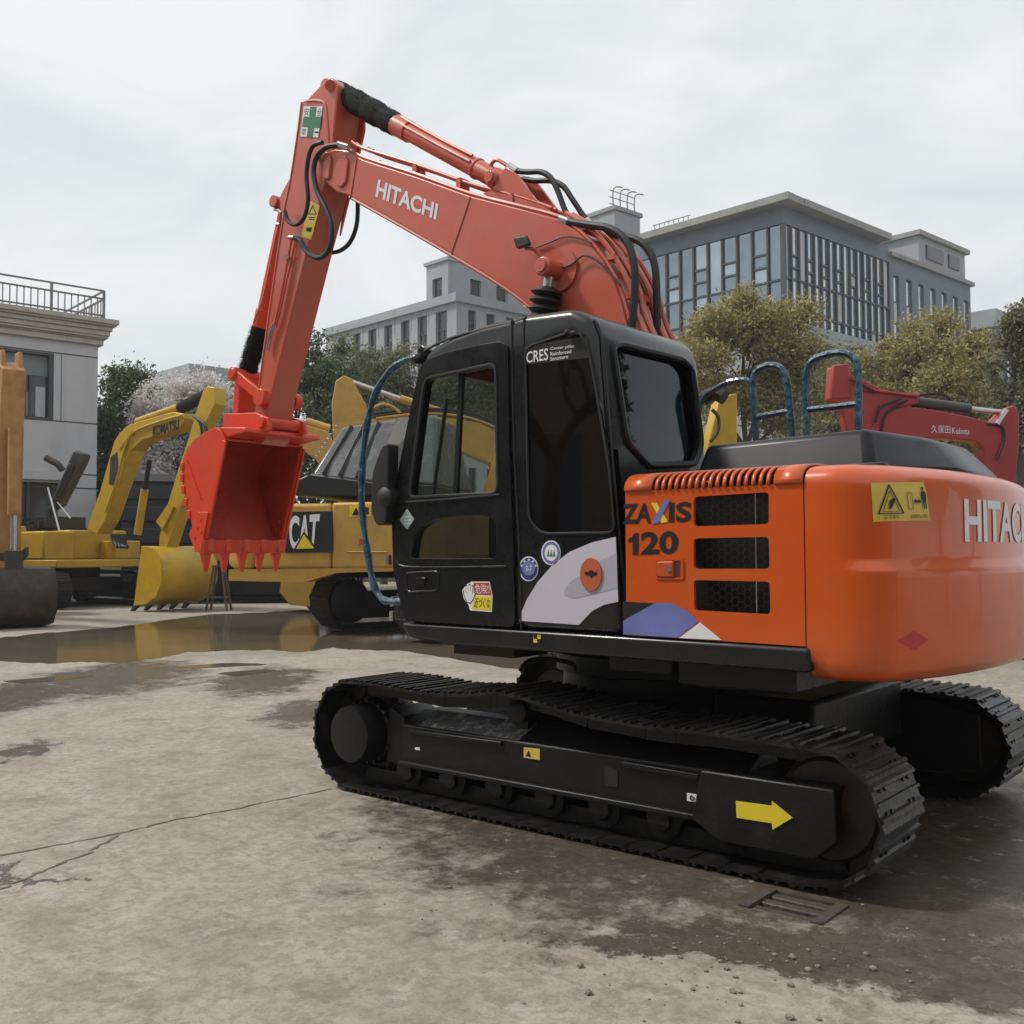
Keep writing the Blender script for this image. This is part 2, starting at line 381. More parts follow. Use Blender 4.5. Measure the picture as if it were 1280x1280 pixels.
for (px, py, rpx, asp, a) in ((1230, 1060, 1.5, .8, .2), (1190, 1190, .60, .6, .4), (700, 1075, .55, .28, 0.0), (770, 1190, .38, .4, .3), (950, 1215, .4, .3, .2), (940, 1010, 2.4, 1.1, 0.0), (1100, 1110, .9, .6, 0.0), (980, 1190, .7, .5, .2), (1180, 1240, .6, .45, .2), (820, 1170, .5, .35, .1),
                              (20, 870, 1.6, .45, -.75), (10, 940, .5, .35, -.7), (20, 1100, .3, .2, 0), (150, 845, 2.2, .5, -.75), (330, 850, 1.6, .45, -.75), (380, 890, 1.0, .5, -.7)):
    g = oZ(px, py); WET.append((g.x, g.y, rpx, rpx*asp, a))
CONC = ground_material()
DR = (-1.60, -1.34, 1.29, 1.56)     # drain opening x0 x1 y0 y1
gm = MB().plate([(-400, -400), (400, -400), (400, 400), (-400, 400)], [[(DR[0], DR[2]), (DR[1], DR[2]), (DR[1], DR[3]), (DR[0], DR[3])]], lambda a, b: (a, b, 0), (0, 0, -.12))
ground = tag(gm.build('ground', CONC, ang=0), kind='structure')

PIT = mat('drain_concrete', (.07, .062, .05), .8, var=.3, bump=.3)
GRATE = mat('worn_grate_bars', (.06, .052, .045), .6, var=.35, vscale=20, bump=.4, bscale=50)
dr = empty('drain_grate', ((DR[0]+DR[1])/2, (DR[2]+DR[3])/2, 0)); tag(dr, 'worn slotted drain grate let into the concrete beside the track', 'drain')
hx, hy = (DR[1]-DR[0])/2, (DR[3]-DR[2])/2
b = MB(); b.box(-hx-.03, hx+.03, -hy-.03, hy+.03, -.42, -.38)
for s in (-1, 1):
    b.box(-hx-.04, hx+.04, s*(hy+.02)-.019, s*(hy+.02)+.019, -.38, -.122); b.box(s*(hx+.02)-.019, s*(hx+.02)+.019, -hy, hy, -.38, -.122)
b.build('pit', PIT, dr)
for k in range(3):
    y = -hy+.045+k*.09
    MB().box(-hx+.002, hx-.002, y-.026, y+.026, -.06, -.004+.002*(k % 2)).build('bar', GRATE, dr, bevel=.006)
for s in (-1, 1): MB().box(s*(hx+.025)-.024, s*(hx+.025)+.024, -hy, hy, .002, .008).build('frame', GRATE, dr)

# puddle: a thin sheet of brown water with an irregular rim
WATER = mat('muddy_water', (.13, .105, .075), .09, var=.25, vscale=1.2, spec=.6)
pud = [(-60, 806), (0, 797), (60, 791), (140, 785), (200, 776), (262, 768), (330, 765), (400, 763), (470, 765), (560, 772), (640, 782), (720, 800), (720, 840), (640, 836),
       (560, 822), (500, 813), (440, 812), (415, 809), (380, 815), (330, 812), (280, 813), (235, 815), (200, 822), (150, 828), (110, 827), (60, 829), (0, 826), (-60, 830)]
pp = []
for i, (a, c) in enumerate(pud):
    a2, c2 = pud[(i+1) % len(pud)]
    for k in range(6):
        t = k/6; pp.append((a+(a2-a)*t+random.uniform(-2, 2), c+(c2-c)*t+random.uniform(-.7, .7)))
gp = [oZ(a, c, .004) for a, c in pp]
tag(MB().plate([(q.x, q.y) for q in gp], [], lambda a, b: (a, b, .004), (0, 0, -.0035)).build('puddle', WATER, ang=0), kind='structure')
sm = [[(215, 833), (300, 828), (345, 830), (280, 834), (235, 836)], [(265, 842), (330, 836), (350, 838), (300, 845)], [(0, 851), (60, 846), (125, 843), (95, 848), (20, 854)]]
for L in sm:
    L2 = rpoly(L, 25, 3); gp = [oZ(a+random.uniform(-2, 2), c+random.uniform(-.5, .5), .004) for a, c in L2]
    tag(MB().plate([(q.x, q.y) for q in gp], [], lambda a, b: (a, b, .004), (0, 0, -.0035)).build('puddle', WATER, ang=0), kind='structure')

# open joints and cracks in the slab
CRACK = mat('dirt_filled_joint', (.14, .115, .085), .95, var=.5, vscale=12)
def crack(pts, wd):
    P = [oZ(a, c) for a, c in pts]; Q = []
    for i in range(len(P)-1):
        for k in range(8): Q.append(P[i].lerp(P[i+1], k/8)+Vector((random.uniform(-.012, .012), random.uniform(-.012, .012), 0)))
    Q.append(P[-1]); vs = []; fs = []
    for i, q in enumerate(Q):
        d = (Q[min(i+1, len(Q)-1)]-Q[max(0, i-1)]).normalized(); n = Vector((-d.y, d.x, 0)); h = wd*random.uniform(.25, 1)*.5
        vs += [q+n*h+Vector((0, 0, .003)), q-n*h+Vector((0, 0, .003))]
        if i: fs.append((2*i-2, 2*i-1, 2*i+1, 2*i))
    tag(MB().add(vs, fs).build('slab_joint', CRACK, ang=0, fix=False), kind='structure')
crack([(-420, 1150), (-150, 1098), (60, 1059), (150, 1042), (210, 1027), (300, 1010), (415, 986)], .022)
crack([(150, 1042), (110, 1066), (60, 1086), (0, 1112), (-120, 1180)], .03)
crack([(-150, 912), (0, 890), (120, 872), (260, 852)], .02)

# loose stones and grit
ST = mat('grit_stone', (.20, .18, .15), .85, var=.4, vscale=30)
b = MB()
ico = bmesh.new(); bmesh.ops.create_icosphere(ico, subdivisions=1, radius=1); iv = [v.co.copy() for v in ico.verts]; iff = [[v.index for v in f.verts] for f in ico.faces]; ico.free()
for k in range(130):
    if k < 110: px, py = random.gauss(960, 130), random.gauss(1205, 38)
    elif k < 140: px, py = random.uniform(450, 700), random.uniform(1040, 1180)
    else: px, py = random.uniform(20, 640), random.uniform(860, 1270)
    if py < 1000 and px > 380 or py > 1290: continue
    g = oZ(px, py); r = random.choice((.003, .004, .005, .006, .009)) if k > 8 else random.uniform(.010, .016)
    a = random.uniform(.7, 1.3)
    if DR[0]-.05 < g.x < DR[1]+.05 and DR[2]-.05 < g.y < DR[3]+.05: continue
    b.add([g+Vector((v.x*r*a, v.y*r, v.z*r*.7+r*.5))*random.uniform(.9, 1.1) if False else g+Vector((v.x*r*a*random.uniform(.8, 1.2), v.y*r*random.uniform(.8, 1.2), v.z*r*.7+r*.45)) for v in iv], iff)
tag(b.build('gravel', ST, ang=0), 'scattered small stones and grit on the concrete', 'gravel', kind='stuff')

# ================================================================== the orange excavator
EX = empty('excavator', (0, 0, 0)); tag(EX, 'big orange excavator with black cab and black crawler tracks, raised red-orange arm', 'excavator')

# ---- undercarriage
SP = (1.44, .345); SR = .307; ID = (-1.48, .322); IR = .276
def loop_path():
    P = [(x, .038) for x in (-1.40, -.7, 0, .7, 1.40)]
    P += [(SP[0]+SR*math.cos(R_(a)), SP[1]+SR*math.sin(R_(a))) for a in range(-85, 91, 9)]
    P += [(1.2, .655), (.82, .635), (.5, .655), (.25, .69), (.02, .665), (-.2, .625), (-.63, .602), (-.98, .612), (-1.3, .602)]
    P += [(ID[0]+IR*math.cos(R_(a)), ID[1]+IR*math.sin(R_(a))) for a in range(92, 271, 9)]
    return [Vector((x, 0, z)) for x, z in P]
def shoes_on(path, n):
    Ls = [0]; m = len(path)
    for i in range(m): Ls.append(Ls[-1]+(path[(i+1) % m]-path[i]).length)
    tot = Ls[-1]; out = []
    def pt(s):
        s %= tot
        for i in range(m):
            if Ls[i+1] >= s: return path[i].lerp(path[(i+1) % m], (s-Ls[i])/max(1e-9, Ls[i+1]-Ls[i]))
    for k in range(n):
        s = tot*(k+.5)/n; h = tot/n*.45; p = (pt(s-h)+pt(s+h))/2; d = (pt(s+h)-pt(s-h)).normalized()
        out.append(((p+pt(s))/2, d))
    return out, tot/n
def shoe_mesh(pitch, width, m, gh=.026):
    h = pitch/2; g = .008
    prof = [(-h-.006, 0), (h+.012, 0), (h+.012, .012), (h-.012, .014), (h-.014, gh), (h-.014-2*g, gh), (h-.040, .014), (g*1.3, .012), (g*.8, gh), (-g*.8, gh), (-g*1.3, .012), (-h+.030, .012), (-h+.024, gh), (-h+.01, gh), (-h-.006, .012)]
    b = MB(); b.prism(prof, -width/2, width/2)
    for sx in (-.3, .27):
        for sy in (-.14, .14):
            for d in (-.028, .028):
                b.cyl((sx*pitch, sy*width/.5+d, .010), (sx*pitch, sy*width/.5+d, .021), .011, n=6)
    return b.mesh('shoe', m, 30)
def make_track(parent, y, path, n, width, m, rot=0):
    sh, pitch = shoes_on(path, n); sm_ = shoe_mesh(pitch*.99, width, m)
    ch = MB()
    for p, d in sh:
        nn = Vector((d.z, 0, -d.x))*-1          # inward
        for s in (-.055, .055):
            a = p-d*pitch*.5+nn*.045+Vector((0, y+s, 0)); c = p+d*pitch*.5+nn*.045+Vector((0, y+s, 0))
            ch.beam(a, c, .03, .085, up=nn)
    ch.rot(rot)
    tr = ch.build('track', m, parent)
    for p, d in sh:
        o = bpy.data.objects.new('shoe', sm_); COL.objects.link(o); o.parent = tr
        nn = Vector((d.z, 0, -d.x))            # outward (path runs counter-clockwise seen from -y)
        mm = Matrix((d, Vector((0, 1, 0)), -d.cross(Vector((0, 1, 0)))*-1)).transposed().to_4x4()
        zax = d.cross(Vector((0, 1, 0)))
        if zax.dot(nn) < 0: zax = -zax; yax = Vector((0, -1, 0))
        else: yax = Vector((0, 1, 0))
        mm = Matrix((d, yax, zax)).transposed().to_4x4(); mm.translation = p+Vector((0, y, 0))
        if rot: mm = Matrix.Rotation(rot, 4, 'Z') @ mm
        o.matrix_local = mm
    return tr
for side in (1, -1):
    yc = side*.995
    make_track(EX, yc, loop_path(), 45, .5, STEEL)
    fr = MB()
    # box frame: upright outer side, top sloping up inward
    y1, y2, y0 = yc+side*.15, yc-side*.02, yc-side*.2
    sec = [(y1, .215), (y1, .43), (y2, .50), (y0, .50), (y0, .215)]
    A = [Vector((1.08, a, c)) for a, c in sec]; B = [Vector((-1.12, a, c)) for a, c in sec]
    fr.add(A+B, [(4,3,2,1,0), (5,6,7,8,9)]+[(i, (i+1) % 5, 5+(i+1) % 5, 5+i) for i in range(5)])
    tf = fr.build('track_frame', FRAMEBLK, EX, bevel=.01)
    MB().box(-1.12, 1.08, y1-side*.01, y1+side*.035, .195, .225).build('lower_flange', FRAMEBLK, tf, bevel=.008)
    MB().prism([(-.15, .452), (.97, .452), (.90, .462), (-.1, .462)], min(y1-side*.03, y2), max(y1-side*.03, y2)) if False else None
    # dusty shelf
    b = MB(); b.hexa([(.95, y1-side*.012, .437), (.2, y1-side*.012, .437), (.2, y2, .5035), (.95, y2, .5035)], [(.95, y1-side*.012, .4405), (.2, y1-side*.012, .4405), (.2, y2, .507), (.95, y2, .507)])
    b.build('dusty_shelf', DUSTBLK, tf)
    # idler guard plate at the far end with the arrow
    gp_ = [(-.93, .44), (-1.56, .44), (-1.57, .22), (-1.47, .13), (-1.02, .13), (-.88, .21)]
    MB().prism(gp_, y1-.01 if side > 0 else y1-.06, y1+.06 if side > 0 else y1+.01).build('idler_guard', FRAMEBLK, tf, bevel=.01)
    MB().prism([(-1.05, .44), (-1.56, .44), (-1.54, .36), (-1.1, .36)], yc-.22, yc+.14).build('idler_yoke', FRAMEBLK, tf)
    # sprocket end: bracket, drum and cover
    MB().prism([(1.05, .21), (1.10, .47), (1.22, .52), (1.24, .18)], yc-.2, yc+.12).build('drive_bracket', FRAMEBLK, tf, bevel=.01)
    s = MB(); nt_ = 21; pr = []
    for i in range(nt_*4):
        r = .268 if i % 4 in (0, 1) else .225
        a = 2*math.pi*i/(nt_*4); pr.append((SP[0]+r*math.cos(a), SP[1]+r*math.sin(a)))
    s.prism(pr, yc-.03, yc+.03); s.build('sprocket', STEEL, tf)
    s = MB(); s.lathe((SP[0], yc-side*.18, SP[1]), (0, side, 0), [(.20, 0), (.205, .22), (.19, .26), (.175, .27), (.172, .40), (.165, .425), (.14, .43)], 28)
    fd = s.build('final_drive', FRAMEBLK, tf)
    for i in range(20):
        a = 2*math.pi*i/20; MB().cyl((SP[0]+.188*math.cos(a), yc+side*.08, SP[1]+.188*math.sin(a)), (SP[0]+.188*math.cos(a), yc+side*.098, SP[1]+.188*math.sin(a)), .013, n=6).build('cover_bolt', FRAMEBLK, tf)
    s = MB(); s.lathe((ID[0], yc-.09, ID[1]), (0, 1, 0), [(.06, 0), (.21, .0), (.235, .03), (.235, .07), (.2, .08), (.2, .1), (.235, .11), (.235, .15), (.21, .18), (.06, .18)], 32)
    s.build('idler', mat('worn_idler_steel', (.035, .028, .022), .5, metal=.3, var=.4, dirt=(.10, .06, .035), dirt_amt=.5, dirt_scale=6), tf)
    for i in range(7):
        x = 1.05-.345*i; s = MB()
        s.lathe((x, yc-.15, .155), (0, 1, 0), [(.045, 0), (.06, .02), (.095, .03), (.095, .07), (.078, .08), (.078, .22), (.095, .23), (.095, .27), (.06, .28), (.045, .30)], 20)
        s.build('track_roller', FRAMEBLK, tf)
        MB().prism([(x-.06, .14), (x+.06, .14), (x+.05, .22), (x-.05, .22)], yc+side*.135, yc+side*.165).build('roller_bracket', FRAMEBLK, tf)
    s = MB(); s.lathe((.25, yc-.1, .575), (0, 1, 0), [(.05, 0), (.065, .01), (.065, .2), (.05, .21)], 20); s.box(.21, .29, yc-.05, yc+.05, .48, .56)
    s.build('carrier_roller', FRAMEBLK, tf)
    if side < 0: MB().prism([(-1.30, .16), (1.15, .16), (1.2, .60), (-1.30, .585), (-1.62, .50), (-1.62, .2)], -.80, -.755).build('gap_blind', FRAMEBLK, tf, bevel=.01)  # made-up dark sheet closing light gaps inside the far track
    if side > 0:
        YF = y1+.064
        decalY('arrow_sticker', [(920, 1001), (965, 1007), (965, 1001), (991, 1022), (966, 1037), (965, 1029), (921, 1022)], YF, YELST, tf)
        Yf = y1+.004
        decalY('warning_sticker', [(655, 934), (675, 936), (675, 950), (655, 947)], Yf, DYEL, tf)
        decalY('sticker_symbol', [(657, 945), (661, 938), (664, 946)], Yf+.003, BLKST, tf, .001)
        decalY('hook_sticker', [(859, 991), (871, 993), (871, 1003), (859, 1001)], Yf, WHITE, tf)
        o = MB().tube([oY(a, c, Yf+.004) for a, c in ((865, 994), (863, 996), (863, 999), (866, 1000), (868, 998), (866, 996))], .003, 5).build('sticker_symbol', BLKST, tf)
        decalY('hook_sticker', [(519, 934), (525, 934), (525, 938), (519, 937)], Yf, WHITE, tf)
        # tie-down slots and ribs on the side of the frame
        MB().prism(rpoly([(-.44, .28), (-.36, .28), (-.36, .37), (-.44, .37)], .02), y1-.002, y1+.006).build('tie_down_recess', RUBBER, tf)
        MB().beam((1.0, y1+.012, .40), (.3, y1+.012, .41), .02, .025).build('side_step', FRAMEBLK, tf, bevel=.005)
        MB().beam((-.48, y1+.012, .40), (-.9, y1+.012, .395), .02, .03).build('side_step', FRAMEBLK, tf, bevel=.005)
# centre frame and slew ring
b = MB(); b.box(-.62, .62, -.72, .72, .42, .62)
for sx in (-1, 1):
    for sy in (-1, 1):
        b.hexa([(sx*.15, sy*.6, .40), (sx*.62, sy*.6, .40), (sx*.62, sy*.6, .64), (sx*.15, sy*.6, .64)], [(sx*.45, sy*.86, .25), (sx*.95, sy*.86, .25), (sx*.95, sy*.86, .47), (sx*.45, sy*.86, .47)])
cf = b.build('centre_frame', FRAMEBLK, EX, bevel=.012)
s = MB(); s.lathe((0, 0, .60), (0, 0, 1), [(.60, 0), (.60, .13), (.64, .14), (.64, .24), (.56, .25), (.56, .40)], 48); s.build('slew_ring', FRAMEBLK, EX)
# small step bracket at the front, with bright bits
b = MB(); b.tube([oY(a, c, 1.0) for a, c in ((650, 838), (662, 825), (690, 824), (716, 830), (718, 838))], .012, 6); b.build('step_bar', FRAMEBLK, EX)

# ---- deck
b = MB(); b.box(-1.5, 1.02, -1.16, 1.16, .985, 1.035); b.box(-1.4, 1.1, -.42, .42, .93, .984); dk = b.build('deck', FRAMEBLK, EX)
sk_ = [(1.0, 1.035), (.94, .955), (.6, .93), (-1.40, .925), (-1.475, .925), (-1.475, 1.03)]
MB().prism(sk_, 1.165, 1.235).build('side_skirt', BLACK, EX, bevel=.018, seg=3)
MB().prism(sk_, -1.235, -1.165).build('side_skirt', BLACK, EX, bevel=.018, seg=3)
decalY('marker_sticker', [(667, 793), (676, 794), (676, 804), (667, 803)], 1.236, YELST, dk)
decalY('marker_sticker', [(667, 793), (671.5, 793.5), (671.5, 798.5), (667, 798)], 1.239, BLKST, dk, .001)
decalY('marker_sticker', [(671.5, 798.5), (676, 799), (676, 804), (671.5, 803.5)], 1.239, BLKST, dk, .001)
b = MB(); b.box(-1.35, -.75, .2, 1.1, .80, .984); b.box(-.72, -.35, .75, 1.1, .84, .984); b.build('belly_pan', FRAMEBLK, EX, bevel=.02)
MB().box(-1.2, -.64, -.72, .55, .36, .70).build('rear_frame_box', FRAMEBLK, EX, bevel=.03)
b = MB(); b.box(.3, .75, .75, 1.05, .86, .984); b.build('battery_box', RUBBER, EX)

# ---- cab
CY = 1.21; CYR = .17
prof = [(1.0, 1.035), (1.10, 1.34), (1.12, 1.68), (1.05, 1.98), (.97, 2.24), (.885, 2.52), (.81, 2.61), (.62, 2.665), (.40, 2.695), (.12, 2.705), (-.22, 2.69), (-.335, 2.63), (-.375, 2.52), (-.42, 2.0), (-.475, 1.45), (-.518, 1.035)]
shell = MB().prism(prof, CYR, CY).mesh('cab', BLACK, 0); bevel_mesh(shell, .05, 4, 25)
inner = inset(prof, .05)
win_door = rpoly(xz([(514, 622), (533, 474), (622, 455), (625, 617)], CY), .05)
win_low = rpoly(xz([(515, 699), (520, 669), (528, 657), (549, 647), (576, 644), (612, 643), (623, 652), (624, 699)], CY), .03)
win_rear_side = rpoly(xz([(657, 434), (722, 412), (735, 432), (749, 510), (762, 590), (769, 666), (676, 667), (661, 648)], CY), .05)
rp0 = Vector((-.42, 0, 2.0)); rn = Vector((.52, 0, -.055)).normalized() if False else Vector((-.995, 0, .095)).normalized()
rear_px = [(764, 432), (776, 430), (852, 449), (864, 462), (876, 556), (868, 580), (810, 582), (783, 552)]
rear_pts = [on_plane(a, c, rp0, rn) for a, c in rear_px]
rw = rpoly([(q.y, q.z) for q in rear_pts], .03)
rw3 = lambda a, c: Vector((-.42-(2.0-c)*.095, a, c))
cuts = [MB().prism(inner, CYR+.05, CY-.05).mesh('c', None, 0)]
for wv in (win_door, win_low, win_rear_side): cuts.append(MB().prism(wv, 1.1, 1.4).mesh('c', None, 0))
right_win = rpoly([(.95, 1.45), (.10, 1.45), (.12, 2.5), (.72, 2.5), (.99, 1.75)], .08)
cuts.append(MB().prism(right_win, 0, .3).mesh('c', None, 0))
fw = rpoly([(CYR+.09, 1.28), (CY-.09, 1.28), (CY-.09, 2.5), (CYR+.09, 2.5)], .06)
cuts.append(MB().add([(1.4, a, c) for a, c in fw]+[(.6 if False else .75, a, c) for a, c in fw], [list(range(len(fw))), list(range(2*len(fw)-1, len(fw)-1, -1))]+[(i, (i+1) % len(fw), len(fw)+(i+1) % len(fw), len(fw)+i) for i in range(len(fw))]).mesh('c', None, 0))
cuts.append(MB().add([(-.15, a, c) for a, c in rw]+[(-.7, a, c) for a, c in rw], [list(range(len(rw))), list(range(2*len(rw)-1, len(rw)-1, -1))]+[(i, (i+1) % len(rw), len(rw)+(i+1) % len(rw), len(rw)+i) for i in range(len(rw))]).mesh('c', None, 0))
CAB = objm('cab', boolean(shell, cuts), BLACK, EX, 32)
# door, a proud pressed panel
door = xz([(508, 776), (494, 712), (492, 640), (502, 580), (514, 520), (526, 464), (533, 451), (560, 441), (600, 432), (628, 427), (637, 434), (639, 560), (644, 683), (646, 784)], CY)
door = rpoly(door, .04, 3)
dr_ = MB().plate(door, [inset(win_door, .004), inset(win_low, .004)], lambda a, c: (a, CY+.002, c), (0, .016, 0)).build('door', BLACK, CAB, bevel=.006)
MB().plate(rpoly(xz([(507, 470), (640, 445), (645, 690), (500, 700)], CY), .01), [], lambda a, c: (a, 0, c), (0, .001, 0)) if False else None
# raised mid rail and lower pressing of the door
MB().tube([(a, CY+.02, c) for a, c in xz([(499, 700), (508, 708), (560, 709), (636, 708)], CY)], .006, 6).build('door_crease', BLACK, CAB)
MB().tube([(a, CY+.02, c) for a, c in xz([(502, 628), (560, 624), (628, 618)], CY)], .007, 6).build('door_crease', BLACK, CAB)
def ring(name, poly, y, r, m, parent): return MB().tube([(a, y, c) for a, c in poly], r, 6, 1, True).build(name, m, parent)
ring('window_seal', win_door, CY+.016, .011, RUBBER, CAB); ring('window_seal', win_rear_side, CY+.002, .007, RUBBER, CAB)
MB().tube([rw3(a, c)+Vector((-.004, 0, 0)) for a, c in rpoly([(q.y, q.z) for q in rear_pts], .05)], .02, 8, 1, True).build('window_seal', HOODGREY, CAB)
def pane(name, poly, y, m, th=.006): return MB().prism(inset(poly, -.006), y, y+th).build(name, m, CAB, ang=0)
pane('door_window', win_door, CY-.03, GLASS); pane('lower_door_window', win_low, CY-.03, GLASSM); pane('rear_side_window', win_rear_side, CY-.012, GLASSD)
pane('right_window', right_win, CYR+.02, GLASS)
pw = inset(rw, -.006); MB().add([rw3(a, c)+Vector((.03, 0, 0)) for a, c in pw]+[rw3(a, c)+Vector((.036, 0, 0)) for a, c in pw], [list(range(len(pw))), list(range(2*len(pw)-1, len(pw)-1, -1))]).build('rear_window', GLASSR, CAB, ang=0, fix=False)
fg = [(1.085, 1.30), (1.095, 1.68), (1.025, 1.98), (.945, 2.24), (.872, 2.48)]
v = [];
for x, z in fg: v += [(x-.02, CYR+.08, z), (x-.02, CY-.08, z)]
MB().add(v, [(2*i, 2*i+1, 2*i+3, 2*i+2) for i in range(len(fg)-1)]).build('windscreen', GLASS, CAB, ang=0, fix=False)
# sliding window bar inside the door glass
q0, q1 = oY(578, 460, CY-.045), oY(570, 621, CY-.045); MB().beam(q0, q1, .022, .03, up=(1, 0, 0)).build('window_bar', RUBBER, CAB)
MB().tube([(a, CY+.001, c) for a, c in xz([(640, 400), (640, 430), (643, 560), (650, 700), (652, 786)], CY)], .007, 6).build('panel_gap', RUBBER, CAB)
MB().tube([(a, CY+.001, c) for a, c in xz([(655, 398), (655, 432)], CY)], .006, 6).build('panel_gap', RUBBER, CAB)
MB().tube([(a, CY-.01, c+.012) for a, c in xz([(529, 441), (556, 427), (600, 414), (640, 405), (656, 399)], CY)], .008, 6).build('roof_gutter', RUBBER, CAB)
MB().tube([Vector((a, CY-.035, c)) for a, c in ((-.338, 2.615), (-.385, 2.5), (-.43, 2.0), (-.485, 1.45), (-.525, 1.07))], .007, 6).build('panel_gap', RUBBER, CAB)
# recessed door handle, bump stop, lamp
b = MB(); b.tube([(a, CY+.018, c) for a, c in xz(rpoly([(510, 716), (551, 714), (551, 738), (512, 740)], 5, 3), CY)], .007, 6, 1, True); b.prism(xz([(524, 722), (536, 722), (535, 730), (525, 731)], CY), CY+.015, CY+.03); b.build('door_handle', BLACK, CAB, bevel=.003)
b = MB(); b.lathe(oY(714, 417, CY-.01), (0, 1, 0), [(.018, 0), (.016, .04), (.006, .055)], 12); b.cyl(oY(714, 417, CY+.02), oY(720, 415, CY+.05), .012, n=8); b.build('bump_stop', RUBBER, CAB)
b = MB(); b.lathe(oY(523, 449, CY), (.3, 1, 0), [(.025, -.06), (.03, 0), (.028, .03), (.01, .045)], 12); b.prism(xz([(519, 440), (524, 430), (535, 437), (530, 446)], CY), 1.12, 1.2); b.build('handrail_bracket', BLACK, CAB, bevel=.006)
# mirror
b = MB(); b.prism(rpoly(xz([(493, 553), (484, 560), (473, 590), (471, 640), (478, 658), (490, 655), (492, 600)], 1.24), .04), 1.20, 1.29); b.build('mirror', RUBBER, CAB, bevel=.02, seg=3)
b = MB(); b.lathe(oY(486, 622, 1.25), (0, 1, 0), [(.05, -.05), (.065, 0), (.06, .04), (.03, .06)], 14); b.build('mirror_joint', RUBBER, CAB)
# front handrail in blue wrapping
hr = [oY(a, c, 1.16) for a, c in ((522, 447), (505, 451), (485, 466), (468, 495), (459, 530), (454, 570), (452, 620), (455, 660), (461, 700), (467, 730), (477, 748), (490, 752), (503, 752))]
MB().tube(hr, lambda t: .021+.003*math.sin(t*60), 8, 5).build('front_handrail', BLUEWRAP, EX)
for a, c in ((492, 752), (486, 700), (491, 770)): MB().cyl(oY(a, c-6, 1.14), oY(a, c+6, 1.14), .02, n=8).build('rail_clamp', CHROME, EX)
# interior
b = MB(); b.box(.02, .5, .45, .95, 1.35, 1.52); b.box(-.02, .08, .47, .93, 1.52, 1.95)
b.build('seat', SEATBLK, CAB, bevel=.05, seg=3)
b = MB(); b.prism([(-.12, 1.48), (.06, 1.5), (-.06, 2.2), (-.16, 2.2)], .5, .9); b.prism([(-.15, 2.22), (-.06, 2.22), (-.08, 2.40), (-.17, 2.40)], .56, .84); b.build('seat_back', SEATBLK, CAB, bevel=.04, seg=3)
for y in (.32, 1.02):
    b = MB(); b.box(-.05, .45, y-.07, y+.07, 1.4, 1.66); b.tube([(.40, y, 1.66), (.43, y, 1.75), (.42, y, 1.85)], .014, 8); b.lathe((.42, y, 1.84), (0, 0, 1), [(.02, 0), (.028, .03), (.026, .09), (.012, .11)], 10); b.build('control_console', INTER, CAB, bevel=.02)
b = MB(); b.box(.95, 1.02, .22, .42, 1.35, 1.6); b.beam((.93, .3, 1.55), (.85, .3, 1.85), .03, .03); b.box(.78, .82, .22, .42, 1.8, 1.98); b.build('monitor', INTER, CAB, bevel=.01)
for y in (.62, .76):
    b = MB(); b.beam((.75, y, 1.1), (.68, y, 1.62), .015, .015, up=(1, 0, 0)); b.build('travel_lever', INTER, CAB)
MB().tube([(.95, 1.05, 1.6), (.90, 1.0, 2.1), (.85, 1.0, 2.35)], .012, 6).build('wiper', RUBBER, CAB)
b = MB(); b.prism(inset(prof, .052), CYR+.055, CYR+.06); MB()
MB().box(-.44, .98, CYR+.06, CY-.06, 1.09, 1.12).build('floor_mat', INTER, CAB)
# writing and stickers on the cab
decalY('safety_label', [(656, 432), (735, 420), (738, 447), (656, 456)], CY+.001, BLKST, CAB, .001)
textY('label_text', 'CRES', WHITE, CAB, [(658, 440), (685, 435), (685, 450), (658, 454)], CY+.0035, .01)
for i, s_ in enumerate(('Center pillar', 'Reinforced', 'Structure')):
    wd = (30, 26, 22)[i]; textY('label_text', s_, WHITE, CAB, [(688, 434+i*6.3), (688+wd, 430.5+i*6.3), (688+wd, 435+i*6.3), (688, 438.5+i*6.3)], CY+.0035, .01)
YD = CY+.019
decalY('diamond_sticker', [(509, 636), (518, 649), (509, 662), (500, 650)], YD, TEALST, CAB)
for i in range(3): decalY('sticker_line', [(505, 646+i*4), (514, 645.5+i*4), (514, 646.5+i*4), (505, 647+i*4)], YD+.003, WHITE, CAB, .001)
decalY('danger_sticker', [(590, 727), (612, 727), (616, 745), (615, 765), (588, 763), (586, 756), (580, 748), (578, 738), (583, 731)], YD, WHITE, CAB)
decalY('danger_red_field', [(592, 728.5), (611, 728.5), (614.5, 744), (593, 743)], YD+.003, REDST, CAB, .001)
decalY('danger_yellow_field', [(593, 745), (614.5, 746), (613.5, 763), (590, 761)], YD+.003, YELST, CAB, .001)
textY('danger_text', '\u5371\u967a!!', WHITE, CAB, [(593.5, 730), (611, 730), (613, 742), (594.5, 742)], YD+.0055, .0)
textY('danger_text', '\u8fd1\u3065\u304f\u306a', BLKST, CAB, [(594, 747), (613, 748), (612, 760), (592, 759)], YD+.0055, .0)
hand = [(584, 752), (581, 745), (579.5, 739), (581, 738), (583, 742), (582.5, 733), (584, 732.5), (585.5, 740), (586, 731.5), (587.8, 731.5), (588, 740), (589.5, 732.5), (591, 733), (590.5, 743), (592, 741), (594, 742), (591, 749), (588, 753.5)]
decalY('danger_hand_outline', [(a+(a-586.5)*.16, c+(c-743)*.12) for a, c in hand], YD+.003, BLKST, CAB, .001)
decalY('danger_hand', hand, YD+.0045, WHITE, CAB, .001)
YS = CY+.002
